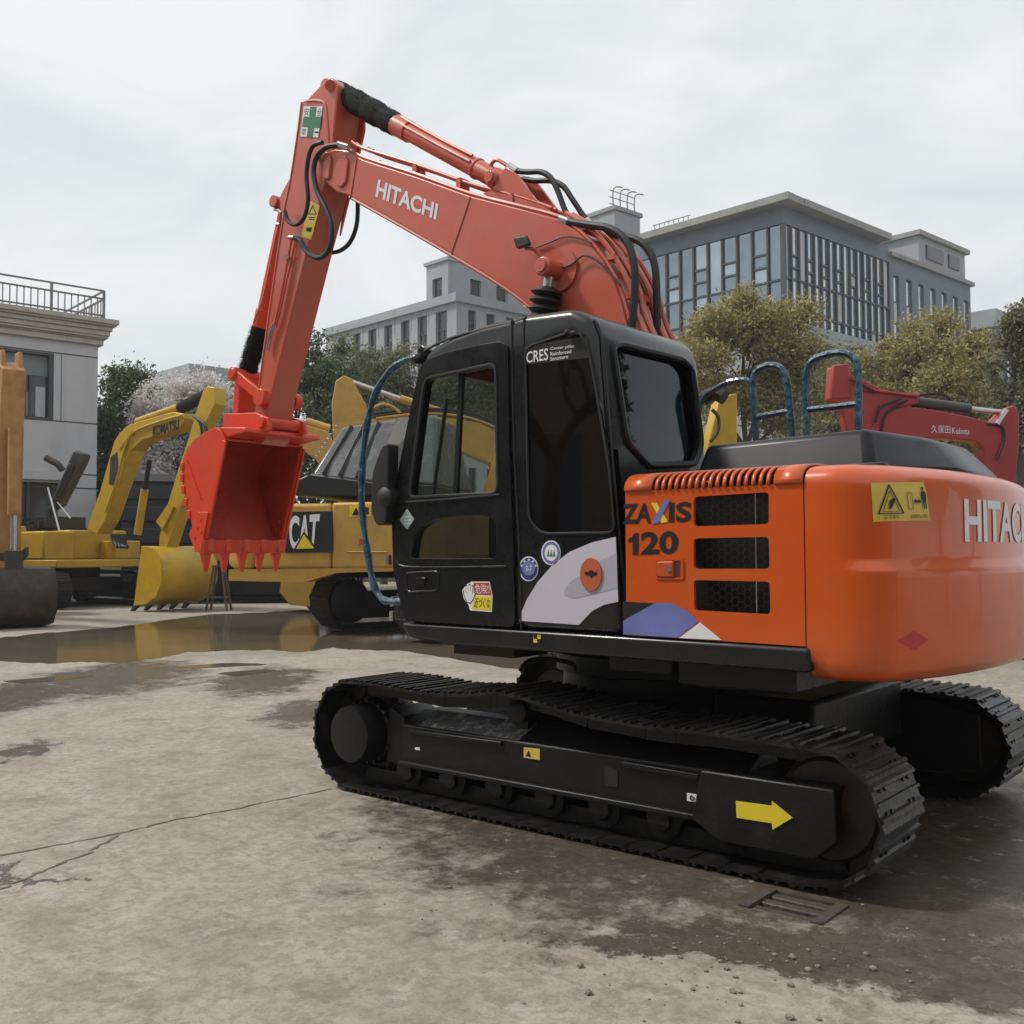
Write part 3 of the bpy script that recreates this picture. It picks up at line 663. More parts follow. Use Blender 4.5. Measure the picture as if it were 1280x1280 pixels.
for cx, cy, kind in ((661, 711, 0), (689, 691, 1)):
    decalY('round_sticker', ell(cx, cy, 12, 15.5), YS, WHITE, CAB)
    decalY('round_sticker_ring', ell(cx, cy, 10.8, 14), YS+.003, NAVYST if kind == 0 else BLUEST, CAB, .001)
    if kind == 0:
        decalY('round_sticker_band', ell(cx, cy-1, 7.8, 9.5), YS+.0045, BLUEST, CAB, .001)
        for i in range(5):
            a = R_(200+i*35); decalY('round_sticker_mark', ell(cx+9.2*math.cos(a), cy+11.5*math.sin(a), 1.3, 1.5, 6), YS+.0045, WHITE, CAB, .001)
        textY('round_sticker_text', '3-7', WHITE, CAB, [(cx-4, cy-4), (cx+4, cy-4), (cx+4, cy+3), (cx-4, cy+3)], YS+.007, .01)
    else:
        decalY('round_sticker_band', ell(cx, cy, 8, 10.2), YS+.0045, WHITE, CAB, .001)
        for i in range(3): decalY('round_sticker_tree', [(cx-5.2+i*3.6, cy+4.5), (cx-3.6+i*3.6, cy-4), (cx-2.0+i*3.6, cy+4.5)], YS+.006, GREENST, CAB, .001)
# pale swoosh behind the door
sw = [(650, 776), (651, 768), (659, 749), (672, 728), (690, 707), (712, 690), (740, 678), (770, 671), (773, 752), (755, 756), (740, 764), (724, 781)]
decalY('swoosh_decal', sw, YS, LILAC, CAB)
decalY('swoosh_shade_decal', [(706, 744), (705, 738), (714, 726), (730, 716), (752, 700), (771, 691), (772, 735), (745, 742), (718, 748)], YS+.003, LILACD, CAB, .001)
decalY('lock_cover', ell(739.5, 718, 13.5, 20.5, 32), YS+.004, mat('faded_orange_plastic', (.45, .10, .045), .45), CAB, .008)
decalY('lock_keyhole', [(731, 715), (736, 715), (737, 713), (741, 713), (742, 715), (746, 715), (746, 719), (741, 719.5), (739.5, 723), (737, 719.5), (731, 718)], YS+.0125, BLKST, CAB, .002)

# ---- side panel with three vents and top louvres
PY = 1.222
X0, X1 = -.545, -1.452
vents_px = [[(867, 621), (961, 615), (961, 655), (867, 658)], [(867, 673), (961, 671), (962, 711), (867, 711)], [(867, 725), (962, 727), (963, 768), (868, 763)]]
vents = [rpoly(xz(vp, PY), .02) for vp in vents_px]
PZ = 1.735
sp_ = MB().plate([(X0, 1.04), (X1, 1.035), (X1, PZ), (X0, PZ)], vents, lambda a, c: (a, PY, c), (0, -.018, 0)).build('side_panel', ORANGE, EX, ang=0)
arc = [(PY, PZ), (PY-.003, 1.752), (PY-.010, 1.771), (PY-.022, 1.784), (PY-.040, 1.796), (PY-.066, 1.806), (PY-.105, 1.813), (PY-.16, 1.817), (PY-.30, 1.819), (PY-.62, 1.819)]
s0, s1 = oY(815, 612, PY).x, oY(972, 606, PY).x
nsl = 18; pit = (s0-s1)/nsl; xs = [X0]
for i in range(nsl): xs += [s0-pit*i-pit*.04, s0-pit*i-pit*.60]
xs.append(X1); b = MB()
vs = [(x, y, z) for x in xs for y, z in arc]; na = len(arc)
fs = [(i*na+j, (i+1)*na+j, (i+1)*na+j+1, i*na+j+1) for i in range(len(xs)-1) for j in range(na-1) if not (i % 2 == 1 and 0 <= j <= 6)]
b.add(vs, fs); lo = b.build('louvred_top_panel', ORANGE, EX, ang=50)
sm_ = lo.modifiers.new('thick', 'SOLIDIFY'); sm_.thickness = .012; sm_.offset = 1
MB().box(X1+.02, X0-.02, .62, PY-.22, 1.05, 1.76).build('engine_block', mat('dark_engine_bay', (.012, .012, .012), .7), EX)
# hexagonal wire mesh behind each vent
b = MB(); WIRE = mat('wire_mesh', (.045, .045, .047), .4, metal=.5)
xa, xb, za, zb = -1.44, -.9, 1.16, 1.78; hs = .021
for i in range(int((xb-xa)/(hs*1.5))):
    for j in range(int((zb-za)/(hs*1.732))):
        cx, cz = xa+i*hs*1.5, za+j*hs*1.732+(hs*.866 if i % 2 else 0)
        for k in range(3):
            a1, a2 = R_(60*k), R_(60*(k+1)); p1 = Vector((cx+hs*math.cos(a1), PY-.06, cz+hs*math.sin(a1))); p2 = Vector((cx+hs*math.cos(a2), PY-.06, cz+hs*math.sin(a2)))
            n = Vector((-(p2-p1).z, 0, (p2-p1).x)).normalized()*.0018
            b.add([p1+n, p2+n, p2-n, p1-n], [(0, 1, 2, 3)])
tag(b.build('vent_mesh', WIRE, sp_, ang=0, fix=False), kind='stuff')
MB().beam((-1.20, PY-.065, 1.15), (-1.20, PY-.065, 1.74), .006, .012, up=(0, 1, 0)).build('mesh_rod', CHROME, sp_)
# text
textY('model_text', 'ZA', BLKST, sp_, [(778, 630), (816, 629), (814, 654), (778, 655)], PY+.002, .035)
decalY('model_text', [(814, 628.5), (821, 628.5), (835, 652), (827, 654)], PY+.002, YELST, sp_, .001)
decalY('model_text', [(830, 625), (838, 624), (823, 653.5), (814.5, 654.5)], PY+.0035, BLUEST, sp_, .001)
textY('model_text', 'IS', BLKST, sp_, [(836, 628), (865, 627), (864, 652.5), (836, 653.5)], PY+.002, .035)
decalY('model_text', [(785.5, 673), (790, 671.5), (793, 666.5), (798, 666), (798, 693.5), (791, 693.8), (791, 677), (785.5, 678)], PY+.002, BLKST, sp_, .001)
textY('model_text', '20', BLKST, sp_, [(801, 665), (848, 663.5), (848, 692), (801, 694)], PY+.002, .035)
b = MB(); b.plate(rpoly(xz([(819, 699), (855, 698.5), (855, 724), (820, 724.5)], PY), .006), [rpoly(xz([(821.5, 701), (852, 700.5), (852, 722), (822, 722)], PY), .004)], lambda a, c: (a, PY+.0005, c), (0, .006, 0)); b.build('latch_frame', ORANGE, sp_)
MB().prism(rpoly(xz([(822, 702), (843, 701.5), (843, 721), (823, 721)], PY), .006), PY+.001, PY+.012).build('latch', mat('latch_red_orange', (.50, .07, .02), .4), sp_, bevel=.004)
MB().prism(xz([(844, 702), (850, 702), (850, 721), (844, 721)], PY), PY+.001, PY+.003).build('latch_gap', mat('latch_gap_dark', (.12, .015, .01), .6), sp_)
MB().cyl(oY(836, 711, PY+.01), oY(836, 711, PY+.02), .014, n=16).build('latch_lock', CHROME, sp_)
decalY('stripe_decal', [(778.5, 752), (818, 754), (806, 761), (779, 775)], PY+.002, BLKST, sp_)
decalY('stripe_decal', [(779, 776), (806, 761), (820, 753.5), (840, 754), (858, 763), (873, 777), (848, 797), (779.5, 793)], PY+.002, BLUEST, sp_)
decalY('stripe_decal', [(875, 778), (902, 800), (849, 797.5)], PY+.002, WHITE, sp_)

# ---- counterweight: plan curve swept through a rounded vertical section
plan = [(-1.458, 1.222), (-1.56, 1.222), (-1.64, 1.214), (-1.71, 1.19), (-1.77, 1.15), (-1.82, 1.09), (-1.86, 1.01), (-1.905, .88), (-1.955, .70), (-1.995, .48), (-2.02, .24), (-2.03, 0)]
plan += [(x, -y) for x, y in plan[-2::-1]]
P2 = [Vector(q) for q in plan]; C2 = []
for i in range(len(P2)-1):
    a, b_, c, d = P2[max(i-1, 0)], P2[i], P2[i+1], P2[min(i+2, len(P2)-1)]
    for k in range(4):
        t = k/4; C2.append(.5*((2*b_)+(c-a)*t+(2*a-5*b_+4*c-d)*t*t+(3*b_-a-3*c+d)*t**3))
C2.append(P2[-1])
acc = [0]
for i in range(1, len(C2)): acc.append(acc[-1]+(C2[i]-C2[i-1]).length)
def cw_plan(s):
    s = min(max(s, 0), acc[-1]-1e-6)
    for i in range(len(C2)-1):
        if acc[i+1] >= s:
            t = (s-acc[i])/(acc[i+1]-acc[i]); p = C2[i].lerp(C2[i+1], t)
            d = ((C2[min(i+2, len(C2)-1)]-C2[i])*t+(C2[i+1]-C2[max(i-1, 0)])*(1-t)).normalized(); return p, Vector((d.y, -d.x))
def smooth(a, b_, x): t = min(1, max(0, (x-a)/(b_-a))); return t*t*(3-2*t)
zp = [(.888, .16), (.889, .10), (.893, .065), (.903, .038), (.92, .02), (.945, .008), (.98, .002), (1.04, 0), (1.15, 0), (1.25, 0), (1.33, 0), (1.352, 0), (1.36, .002), (1.368, .006), (1.40, .028), (1.408, .0305), (1.42, .031), (1.48, .031), (1.56, .031), (1.64, .031), (1.69, .032), (1.72, .035), (1.745, .042), (1.765, .056), (1.785, .08), (1.802, .115), (1.814, .17), (1.82, .27)]
def arc_inset(z):
    if z <= arc[0][1]: return 0.0
    for i in range(len(arc)-1):
        if arc[i+1][1] >= z: return PY-(arc[i][0]+(arc[i+1][0]-arc[i][0])*(z-arc[i][1])/max(1e-6, arc[i+1][1]-arc[i][1]))
    return .3
def cw_inset(s, z, base):
    k = smooth(.10, .34, s)*smooth(.0, .5, acc[-1]-s)       # ledge only round the back
    if z >= 1.36 and z < 1.69: v = base*k
    elif z >= 1.69: v = base*k+arc_inset(z)*(1-k)
    else: v = base
    if z < .95: v += smooth(.12, 0, s)*.03
    return max(0, v)
def cw_pt(s, z, lift=0.0):
    for i in range(len(zp)-1):
        if zp[i+1][0] >= z: break
    t = (z-zp[i][0])/(zp[i+1][0]-zp[i][0]); bi = zp[i][1]*(1-t)+zp[i+1][1]*t
    p, n = cw_plan(s); q = p-n*(cw_inset(s, z, bi)-lift); return Vector((q.x, q.y, z))
b = MB(); vs = []; NS = 72; svals = [acc[-1]*i/NS for i in range(NS+1)]
svals = sorted(set(svals+[.02, .05, .08, .10, .14, .18, .22, .26, .30, .34, .38]))
cx_ = lambda q: Vector((min(q.x, -1.458), q.y, q.z))
nz_ = len(zp)
for s in svals:
    for z, bi in zp:
        p, n = cw_plan(s); q = p-n*cw_inset(s, z, bi)
        if q.x > -1.458: q.x = -1.458
        vs.append((q.x, q.y, z))
ns = len(svals)
fs = [(i*nz_+j, (i+1)*nz_+j, (i+1)*nz_+j+1, i*nz_+j+1) for i in range(ns-1) for j in range(nz_-1)]
fs.append([i*nz_+nz_-1 for i in range(ns)]); fs.append([i*nz_ for i in range(ns-1, -1, -1)])
fs.append(list(range(nz_-1, -1, -1))+[(ns-1)*nz_+j for j in range(nz_)])
CW = b.add(vs, fs).build('counterweight', ORANGE, EX, ang=50)
def cw_find(px, py):   # where the sight line meets the counterweight skin
    best = None; d = ray(px, py)
    for i in range(240):
        s = acc[-1]*.6*i/239
        p, n = cw_plan(s); n3 = Vector((n.x, n.y, 0))
        if n3.dot(d) > -.05: continue
        q = on_plane(px, py, Vector((p.x, p.y, 0)), n3)
        dd = (Vector((q.x, q.y))-p).length
        if best is None or dd < best[0]: best = (dd, s, q.z)
    return best[1], best[2]
def cw_quad(pxs):
    c = [cw_find(a, e_) for a, e_ in pxs]
    def fn(u, v, lift=.004):
        s = (c[3][0]*(1-u)+c[2][0]*u)*(1-v)+(c[0][0]*(1-u)+c[1][0]*u)*v; z = (c[3][1]*(1-u)+c[2][1]*u)*(1-v)+(c[0][1]*(1-u)+c[1][1]*u)*v
        return cw_pt(s, z, lift)
    return fn
def cw_patch(name, fn, poly, m, lift=.003, n=10):
    if poly is None:
        vs = [fn(i/n, j/4, lift) for i in range(n+1) for j in range(5)]
        return MB().add(vs, [(i*5+j, (i+1)*5+j, (i+1)*5+j+1, i*5+j+1) for i in range(n) for j in range(4)]).build(name, m, CW, ang=0, fix=False)
    return MB().add([fn(u, v, lift) for u, v in poly], [list(range(len(poly)))]).build(name, m, CW, ang=0, fix=False)
fq = cw_quad([(1089, 603), (1164, 602), (1170, 650), (1094, 652)])
cw_patch('warning_sticker', fq, None, DYEL, .003)
def ring_poly(name, poly, w, lift):   # outline drawn as thin bars that follow the skin
    for i in range(len(poly)):
        a, b_ = Vector(poly[i]), Vector(poly[(i+1) % len(poly)]); d = (b_-a).normalized(); n = Vector((-d.y, d.x))*w; K = 8
        vs = []
        for k in range(K+1):
            c = a.lerp(b_, k/K); vs += [fq(*(c+n), lift), fq(*(c-n), lift)]
        MB().add(vs, [(2*k, 2*k+1, 2*k+3, 2*k+2) for k in range(K)]).build(name, BLKST, CW, ang=0, fix=False)
ring_poly('sticker_symbol', [(.08, .2), (.48, .2), (.28, .94)], .012, .007)
ring_poly('sticker_symbol', [(.15, .25), (.41, .25), (.28, .78)], .005, .007)
cw_patch('sticker_symbol', fq, [(.24, .32), (.28, .32), (.36, .55), (.33, .6), (.26, .52)], BLKST, .008)
ring_poly('sticker_symbol', [(.58, .3), (.67, .3), (.67, .72), (.58, .72)], .005, .007)
cw_patch('sticker_symbol', fq, [(.70, .5), (.74, .58), (.74, .53), (.80, .53), (.80, .58), (.84, .5), (.80, .42), (.80, .47), (.74, .47), (.74, .42)], BLKST, .008)
cw_patch('sticker_symbol', fq, [(.88, .3), (.90, .3), (.905, .5), (.92, .5), (.925, .3), (.945, .3), (.95, .55), (.96, .56), (.96, .72), (.93, .76), (.89, .76), (.865, .72), (.865, .56), (.875, .55)], BLKST, .008)
cw_patch('sticker_symbol', fq, [(.91+.022*math.cos(a*.7), .83+.05*math.sin(a*.7)) for a in range(9)], BLKST, .008)
for (u0, u1, s_) in ((.16, .40, '\u306f\u3055\u307e\u308c'), (.60, .95, '\u65cb\u56de\u7bc4\u56f2\u7acb\u5165\u7981\u6b62')):
    text_on('sticker_text', s_, BLKST, CW, lambda u, v, a=u0, c=u1: fq(a+(c-a)*u, .06+.10*v, .008), 0)
h0 = cw_find(1213, 650); TW, TH = 1.0, .195
text_on('brand_text', 'HITACHI', WHITE, CW, lambda u, v: cw_pt(h0[0]+TW*u, h0[1]-TH/2+TH*v, .004), .03, (40, 8))
fd_ = cw_quad([(1120, 789), (1160, 788), (1160, 812), (1121, 813)])
cw_patch('diamond_sticker', fd_, [(.5, 1), (1, .5), (.5, 0), (0, .5)], REDST, .003)

# ---- engine hood, right side boxes and hand rails
hx0, hx1, hy0, hy1 = -.60, -1.52, .66, -.80
b = MB(); bt = [(hx0, hy0), (hx1-.02, hy0), (hx1-.30, .25), (hx1-.30, -.5), (hx1-.02, hy1), (hx0, hy1)]
tp = [(hx0-.04, hy0-.07), (hx1+.03, hy0-.09), (hx1-.14, .18), (hx1-.14, -.42), (hx1, hy1+.08), (hx0-.04, hy1+.08)]
zt = [2.005, 2.03, 2.0, 2.0, 2.03, 2.005]
v = [(x, y, 1.816) for x, y in bt]+[(x, y, z) for (x, y), z in zip(tp, zt)]
n = 6; b.add(v, [list(range(5, -1, -1)), list(range(6, 12))]+[(i, (i+1) % n, n+(i+1) % n, n+i) for i in range(n)])
HD = b.build('engine_hood', HOODGREY, EX, bevel=.035, seg=4, ang=40)
for px in (960, 1085):
    q = oY(px, 577, .69); MB().prism([(q.x+.13, 1.80), (q.x+.10, 1.85), (q.x-.08, 1.85), (q.x-.13, 1.80)], .66, .72).build('hood_latch', RUBBER, HD, bevel=.006)
b = MB(); b.box(-1.45, -.5, -1.2, .60, 1.04, 1.81); b.build('engine_housing', ORANGE, EX, bevel=.03)
b = MB(); b.box(-.48, .55, -1.2, -.33, 1.04, 1.80); b.build('fuel_tank', ORANGE, EX, bevel=.05, seg=3)
b = MB(); b.box(.57, 1.05, -1.2, -.33, 1.04, 1.35); b.build('tool_box', ORANGE, EX, bevel=.03)
YR = -.72
def rail(pts, r=.024): return MB().tube([oY(a, c, YR) for a, c in pts], lambda t: r*(1+.08*math.sin(t*90)), 8, 5).build('hand_rail', BLUEWRAP, EX)
rail([(946, 575), (944, 520), (941, 480), (946, 464), (960, 457), (974, 459), (982, 470), (985, 490), (990, 545), (992, 575)])
rail([(947, 521), (965, 518), (986, 514)], .02)
rail([(1008, 575), (1008, 520), (1007, 475), (1012, 455), (1025, 446), (1050, 441), (1065, 446), (1072, 460), (1073, 500), (1073, 545), (1073, 575)])
rail([(1010, 512), (1040, 509), (1072, 505)], .02)
rail([(941, 480), (930, 475), (910, 478), (893, 487), (880, 497), (872, 520)], .02)
b = MB(); b.tube([oY(a, c, YR-.1) for a, c in ((880, 498), (893, 492), (905, 497))], .05, 10); b.build('right_mirror', RUBBER, EX)
b = MB(); b.box(-.9, -.2, -1.1, -.75, 1.80, 1.95); b.build('tank_cover', HOODGREY, EX, bevel=.03)

# ---- boom
BY = .17
bl = xz([(404, 192), (418, 186), (433, 187), (454, 199), (520, 220), (587, 244), (650, 260), (698, 273), (718, 286), (735, 302), (752, 324), (766, 348), (775, 372), (782, 400)], BY)
bl += [(.02, 2.55), (-.05, 2.1), (-.02, 1.75), (.10, 1.56), (.25, 1.54), (.36, 1.65), (.5, 2.1), (.62, 2.55)]
bl += xz([(668, 391), (658, 380), (640, 366), (612, 347), (562, 317), (500, 281), (436, 245), (420, 240), (407, 228)], BY)
BM = MB().prism(bl, -BY, BY).build('boom', BOOMRED, EX, bevel=.012)
# reinforcing ring and plate round the tip, weld seam and bosses
b = MB(); b.prism(rpoly(xz([(422, 200), (431, 195), (437, 200), (434, 228), (427, 236), (420, 230)], BY), .03), BY, BY+.018); b.build('tip_boss', BOOMRED, BM, bevel=.008)
MB().prism(rpoly(xz([(401, 196), (412, 188), (416, 200), (413, 226), (404, 224)], BY), .05), -BY-.02, BY+.02).build('tip_bearing', BOOMRED, BM, bevel=.01)
for a, c in (((446, 198), (438, 247)), ((588, 246), (564, 317))):
    MB().beam(oY(*a, BY+.001), oY(*c, BY+.001), .008, .012, up=(0, 1, 0)).build('weld_seam', BOOMRED, BM)
for y in (BY-.012, -BY+.012):
    MB().tube([(x, y, z+.004) for x, z in xz([(436, 187), (454, 197), (520, 218), (587, 242), (650, 258), (698, 271), (720, 286), (737, 302), (755, 324), (769, 348), (778, 372), (786, 400)], BY)], .014, 6).build('flange', BOOMRED, BM)
MB().tube([(x, BY-.01, z) for x, z in xz([(436, 246), (500, 282), (562, 318), (612, 348), (640, 367), (658, 381), (669, 393)], BY)], .013, 6).build('flange', BOOMRED, BM)
textY('brand_text', 'HITACHI', WHITE, BM, [(473, 224), (548, 255), (545, 275), (469, 246)], BY+.003, .03)
# arm cylinder bracket
for y in (.10, -.13):
    MB().prism(xz([(606, 243), (619, 239), (624, 224), (636, 209), (650, 220), (672, 250), (700, 271), (690, 278), (640, 262)], .1), y, y+.03).build('cylinder_bracket', BOOMRED, BM, bevel=.006)
pin0 = oY(630, 229, 0.0)
MB().cyl(pin0+Vector((0, -.15, 0)), pin0+Vector((0, .155, 0)), .05, n=20).build('pin', BOOMRED, BM, bevel=.008)
MB().cyl(pin0+Vector((0, .155, 0)), pin0+Vector((0, .17, 0)), .036, n=20).build('pin_cap', BOOMRED, BM)
# pipes along the boom: two on the top deck, four down the back
top_path = [(440, 184), (456, 193), (520, 213), (587, 237), (650, 254), (690, 268)]
for k, y in enumerate((.12, .07, -.05, -.1)):
    pts = [oY(a, c-3, .12) for a, c in top_path]; pts = [Vector((p.x, y, p.z+.025)) for p in pts]
    MB().tube(pts, .013, 8).build('pipe', BOOMRED, BM)
back = [(640, 262), (698, 272), (722, 287), (740, 302), (757, 324), (771, 348), (781, 372), (788, 400)]
for k, y in enumerate((.14, .09, .03, -.05, -.11, -.15)):
    pts = [oY(a, c, BY) for a, c in back[1:]]+[Vector((-.06, 0, 2.5)), Vector((-.12, 0, 2.1))]
    pts = [Vector((p.x-.035-.02*(k % 2), y, p.z+.03)) for p in pts]
    MB().tube(pts, .017, 8).build('pipe', BOOMRED, BM)
for a, c in ((722, 287), (757, 324), (781, 372)):
    p = oY(a, c, BY); MB().box(p.x-.06, p.x+.0, -.16, .16, p.z-.005, p.z+.03).build('pipe_clamp', BOOMRED, BM)
for a, c in ((520, 215), (575, 232), (640, 252)):
    p = oY(a, c, .12); MB().box(p.x-.02, p.x+.02, .04, .14, p.z-.02, p.z+.05).build('pipe_clamp', BOOMRED, BM)
# arm cylinder
def strut(name, p0, p1, r, m, parent, r1=None, n=20): return MB().cyl(p0, p1, r, r1, n).build(name, m, parent, bevel=.006)
pA = oY(497, 157, 0.0); tipA = oY(419, 113, 0.0)
barrel = strut('arm_cylinder', pin0, pA, .07, BOOMRED, EX)
d = (pA-pin0).normalized()
strut('cylinder_head', pA-d*.16, pA+d*.02, .082, BOOMRED, barrel); strut('cylinder_collar', pin0-d*.02, pin0+d*.10, .08, BOOMRED, barrel)
strut('cylinder_band', pin0+d*.28, pin0+d*.31, .078, BOOMRED, barrel)
MB().tube([pin0+d*.30+Vector((0, .05, .08)), pin0+d*.7+Vector((0, .045, .075)), pA-d*.1+Vector((0, .04, .085))], .012, 6, 3).build('cylinder_pipe', BOOMRED, barrel)
MB().tube([pin0+d*.30+Vector((0, .075, .03)), pin0+d*.7+Vector((0, .07, .025)), pA-d*.1+Vector((0, .07, .03))], .012, 6, 3).build('cylinder_pipe', BOOMRED, barrel)
MB().tube([oY(a, c, 0.02) for a, c in ((612, 215), (614, 206), (620, 200), (628, 203), (638, 210))], .014, 8).build('cylinder_pipe', BOOMRED, barrel)
def bristle_sleeve(name, p0, p1, r, parent, n=1500, ln=.018, bulge=.1):
    d = (p1-p0); L_ = d.length; d.normalize(); a = d.orthogonal().normalized(); c = d.cross(a); b = MB()
    N = 24; K = 16; vs = []
    for i in range(N+1):
        t = i/N; rr = r*(.86+bulge*math.sin(t*math.pi)+.05*math.sin(t*22)+.03*math.sin(t*51))
        for k in range(K): vs.append(p0+d*L_*t+(a*math.cos(2*math.pi*k/K)+c*math.sin(2*math.pi*k/K))*rr*random.uniform(.96, 1.05))
    b.add(vs, [(i*K+k, i*K+(k+1) % K, (i+1)*K+(k+1) % K, (i+1)*K+k) for i in range(N) for k in range(K)]+[list(range(K-1, -1, -1)), list(range(N*K, N*K+K))])
    for i in range(n):
        th = random.uniform(0, 6.283); t = random.random(); u = a*math.cos(th)+c*math.sin(th); q = p0+d*L_*t+u*r*(.84+bulge*math.sin(t*math.pi))
        e1 = (u+Vector([random.uniform(-.6, .6) for _ in range(3)])).normalized()*ln; e2 = d.cross(u)*.004
        b.add([q+e2, q-e2, q+e1], [(0, 1, 2)])
    return b.build(name, BRISTLE, parent, ang=60, fix=False)
bristle_sleeve('rod_sleeve', pA+d*.01, tipA+d*-.02, .098, barrel, 600, .012)
strut('cylinder_rod', pA, tipA, .035, CHROME, barrel)
MB().cyl(tipA+Vector((0, -.11, 0)), tipA+Vector((0, .11, 0)), .06, n=16).build('rod_eye', BOOMRED, barrel)
# boom cylinder with pleated boot, work lamp, cables
pc = oY(688, 336, .25); lowc = Vector((.95, .30, 1.55))
dd = (lowc-pc).normalized()
bc = MB().cyl(pc+dd*.55, lowc, .075, n=20).build('boom_cylinder', BOOMRED, EX)
rp = [(.055, .12)]
for i in range(9): rp += [(.105, .155+i*.055), (.07, .18+i*.055)]
MB().lathe(pc, dd, rp, 24).build('rod_boot', RUBBER, bc, ang=20)
MB().cyl(pc+dd*.02, pc+dd*.2, .035, n=12).build('cylinder_rod', CHROME, bc)
b = MB(); b.cyl((pc.x, .15, pc.z), (pc.x, .345, pc.z), .062, n=24); b.build('pin', BOOMRED, bc, bevel=.012)
MB().cyl((pc.x, .345, pc.z), (pc.x, .36, pc.z), .04, n=20).build('pin_cap', BOOMRED, bc)
MB().cyl((pc.x-.02, .17, pc.z), (pc.x-.02, .19, pc.z), .14, n=28).build('boom_boss', BOOMRED, BM)
pc2 = Vector((pc.x, -.25, pc.z)); bc2 = MB().cyl(pc2, Vector((.95, -.30, 1.55)), .075, n=16).build('boom_cylinder', BOOMRED, EX)
b = MB(); lp = oY(653, 303, .30)
b.hexa([oY(a, c, .27) for a, c in ((641, 299), (660, 294), (665, 307), (648, 312))], [oY(a, c, .38) for a, c in ((641, 297), (658, 294), (663, 305), (646, 311))]); lamp = b.build('work_lamp', RUBBER, BM, bevel=.01)
MB().tube([oY(a, c, .26) for a, c in ((657, 311), (666, 311), (672, 316), (675, 323))], .014, 6).build('lamp_bracket', BOOMRED, lamp)
MB().tube([oY(a, c, .185) for a, c in ((666, 311), (685, 304), (705, 296), (722, 297), (740, 304))], .006, 6).build('lamp_cable', RUBBER, lamp)
MB().tube([oY(a, c, .20) for a, c in ((701, 335), (715, 330), (728, 320), (742, 323), (760, 338), (775, 357))], .007, 6).build('lamp_cable', RUBBER, lamp)
# hoses over the boom foot and at the arm cylinder
def hose(pts, y, r=.021, parent=EX): return MB().tube([oY(a, c, y if not callable(y) else y(i/(len(pts)-1))) for i, (a, c) in enumerate(pts)], r, 8, 5).build('hose', RUBBER, parent)
hose([(646, 214), (660, 215), (676, 215), (688, 222), (697, 238), (706, 262), (714, 274)], .05, .02)
hose([(652, 223), (668, 226), (688, 226), (704, 233), (716, 250), (728, 268), (735, 277)], -.05, .02)
hose([(710, 277), (735, 281), (760, 285), (778, 296), (789, 315), (794, 345), (792, 385), (790, 410), (790, 440)], .16, .025)
hose([(757, 290), (780, 295), (800, 302), (812, 315), (819, 335), (821, 370), (822, 410), (822, 440)], -.04, .025)
for a, c, a2, c2, y in ((636, 207, 647, 214, .05), (645, 219, 653, 224, -.05), (700, 273, 711, 277, .16), (713, 272, 718, 280, .05), (733, 275, 739, 282, -.05)): MB().cyl(oY(a, c, y), oY(a2, c2, y), .024, n=10).build('hose_fitting', CHROME, BM)
# ---- arm
AY = .13
al = xz([(413, 97), (406, 101), (384, 124), (377, 127), (374, 153), (363, 220), (352, 240), (347, 252), (352, 268), (352, 285), (337, 388), (324, 483), (313, 540), (318, 552), (326, 556), (332, 549), (338, 498), (361, 404), (385, 308), (407, 226), (416, 180), (418, 150), (422, 106), (418, 99)], AY)
ARM = MB().prism(al, -AY, AY).build('arm', BOOMRED, EX, bevel=.01)
for y in (AY-.008, ):
    MB().tube([(x, y+.006, z) for x, z in xz([(377, 128), (374, 153), (364, 220), (358, 250), (353, 280), (337, 388), (324, 483)], AY)], .011, 6).build('flange', BOOMRED, ARM)
MB().tube([(x, AY, z) for x, z in xz([(384, 126), (405, 128), (409, 150), (411, 185)], AY)], .012, 6).build('flange', BOOMRED, ARM)
# rear bulge plates where the boom tip sits between
MB().prism(xz([(405, 235), (424, 150), (424, 106), (418, 100), (412, 150), (400, 235), (393, 285)], AY), -AY-.02, -AY-.001).build('cheek_plate', BOOMRED, ARM)
for a, c, r in ((413, 107, .045), (408, 200, .06)): MB().cyl(oY(a, c, AY), oY(a, c, AY+.02), r, n=20).build('pin', BOOMRED, ARM)
# safety sticker
decalY('safety_sticker', [(380, 133), (403.5, 133), (398, 172), (375.5, 170.5)], AY+.004, WHITE, ARM)
decalY('safety_cross', [(388, 133.5), (396, 133.5), (394.5, 146), (402, 146), (400, 160), (392.5, 160), (391, 171.5), (383.5, 171), (385, 159), (377.5, 158.5), (379.5, 145.5), (386.5, 146)], AY+.007, GREENST, ARM, .001)
textY('safety_text', '\u5b89', BLKST, ARM, [(380.5, 135), (387, 135), (386, 144.5), (379.5, 144)], AY+.007, 0)
textY('safety_text', '\u5168', BLKST, ARM, [(396.5, 135), (403, 135), (401.5, 145), (395.5, 145)], AY+.007, 0)
textY('safety_text', '\u7b2c', BLKST, ARM, [(377.5, 160.5), (383, 160.5), (382, 169), (376.5, 169)], AY+.007, 0)
decalY('safety_text', [(393.5, 164), (398.5, 164.5), (398, 166.5), (393, 166)], AY+.007, BLKST, ARM, .001)
decalY('warning_sticker', [(388, 251), (400, 257), (389, 300), (376.5, 296)], AY+.004, DYEL, ARM)
decalY('sticker_symbol', [(391, 256), (396, 268), (385, 268)], AY+.007, BLKST, ARM, .001)
decalY('sticker_symbol', [(391, 259), (394.5, 267), (387, 267)], AY+.0085, DYEL, ARM, .001)
decalY('sticker_symbol', [(383, 285), (390, 284), (389, 290), (383, 289)], AY+.007, BLKST, ARM, .001)
for k in range(2): decalY('sticker_text', [(386, 271+k*2.5), (393, 271.5+k*2.5), (393, 272.5+k*2.5), (386, 272+k*2.5)], AY+.007, BLKST, ARM, .001)
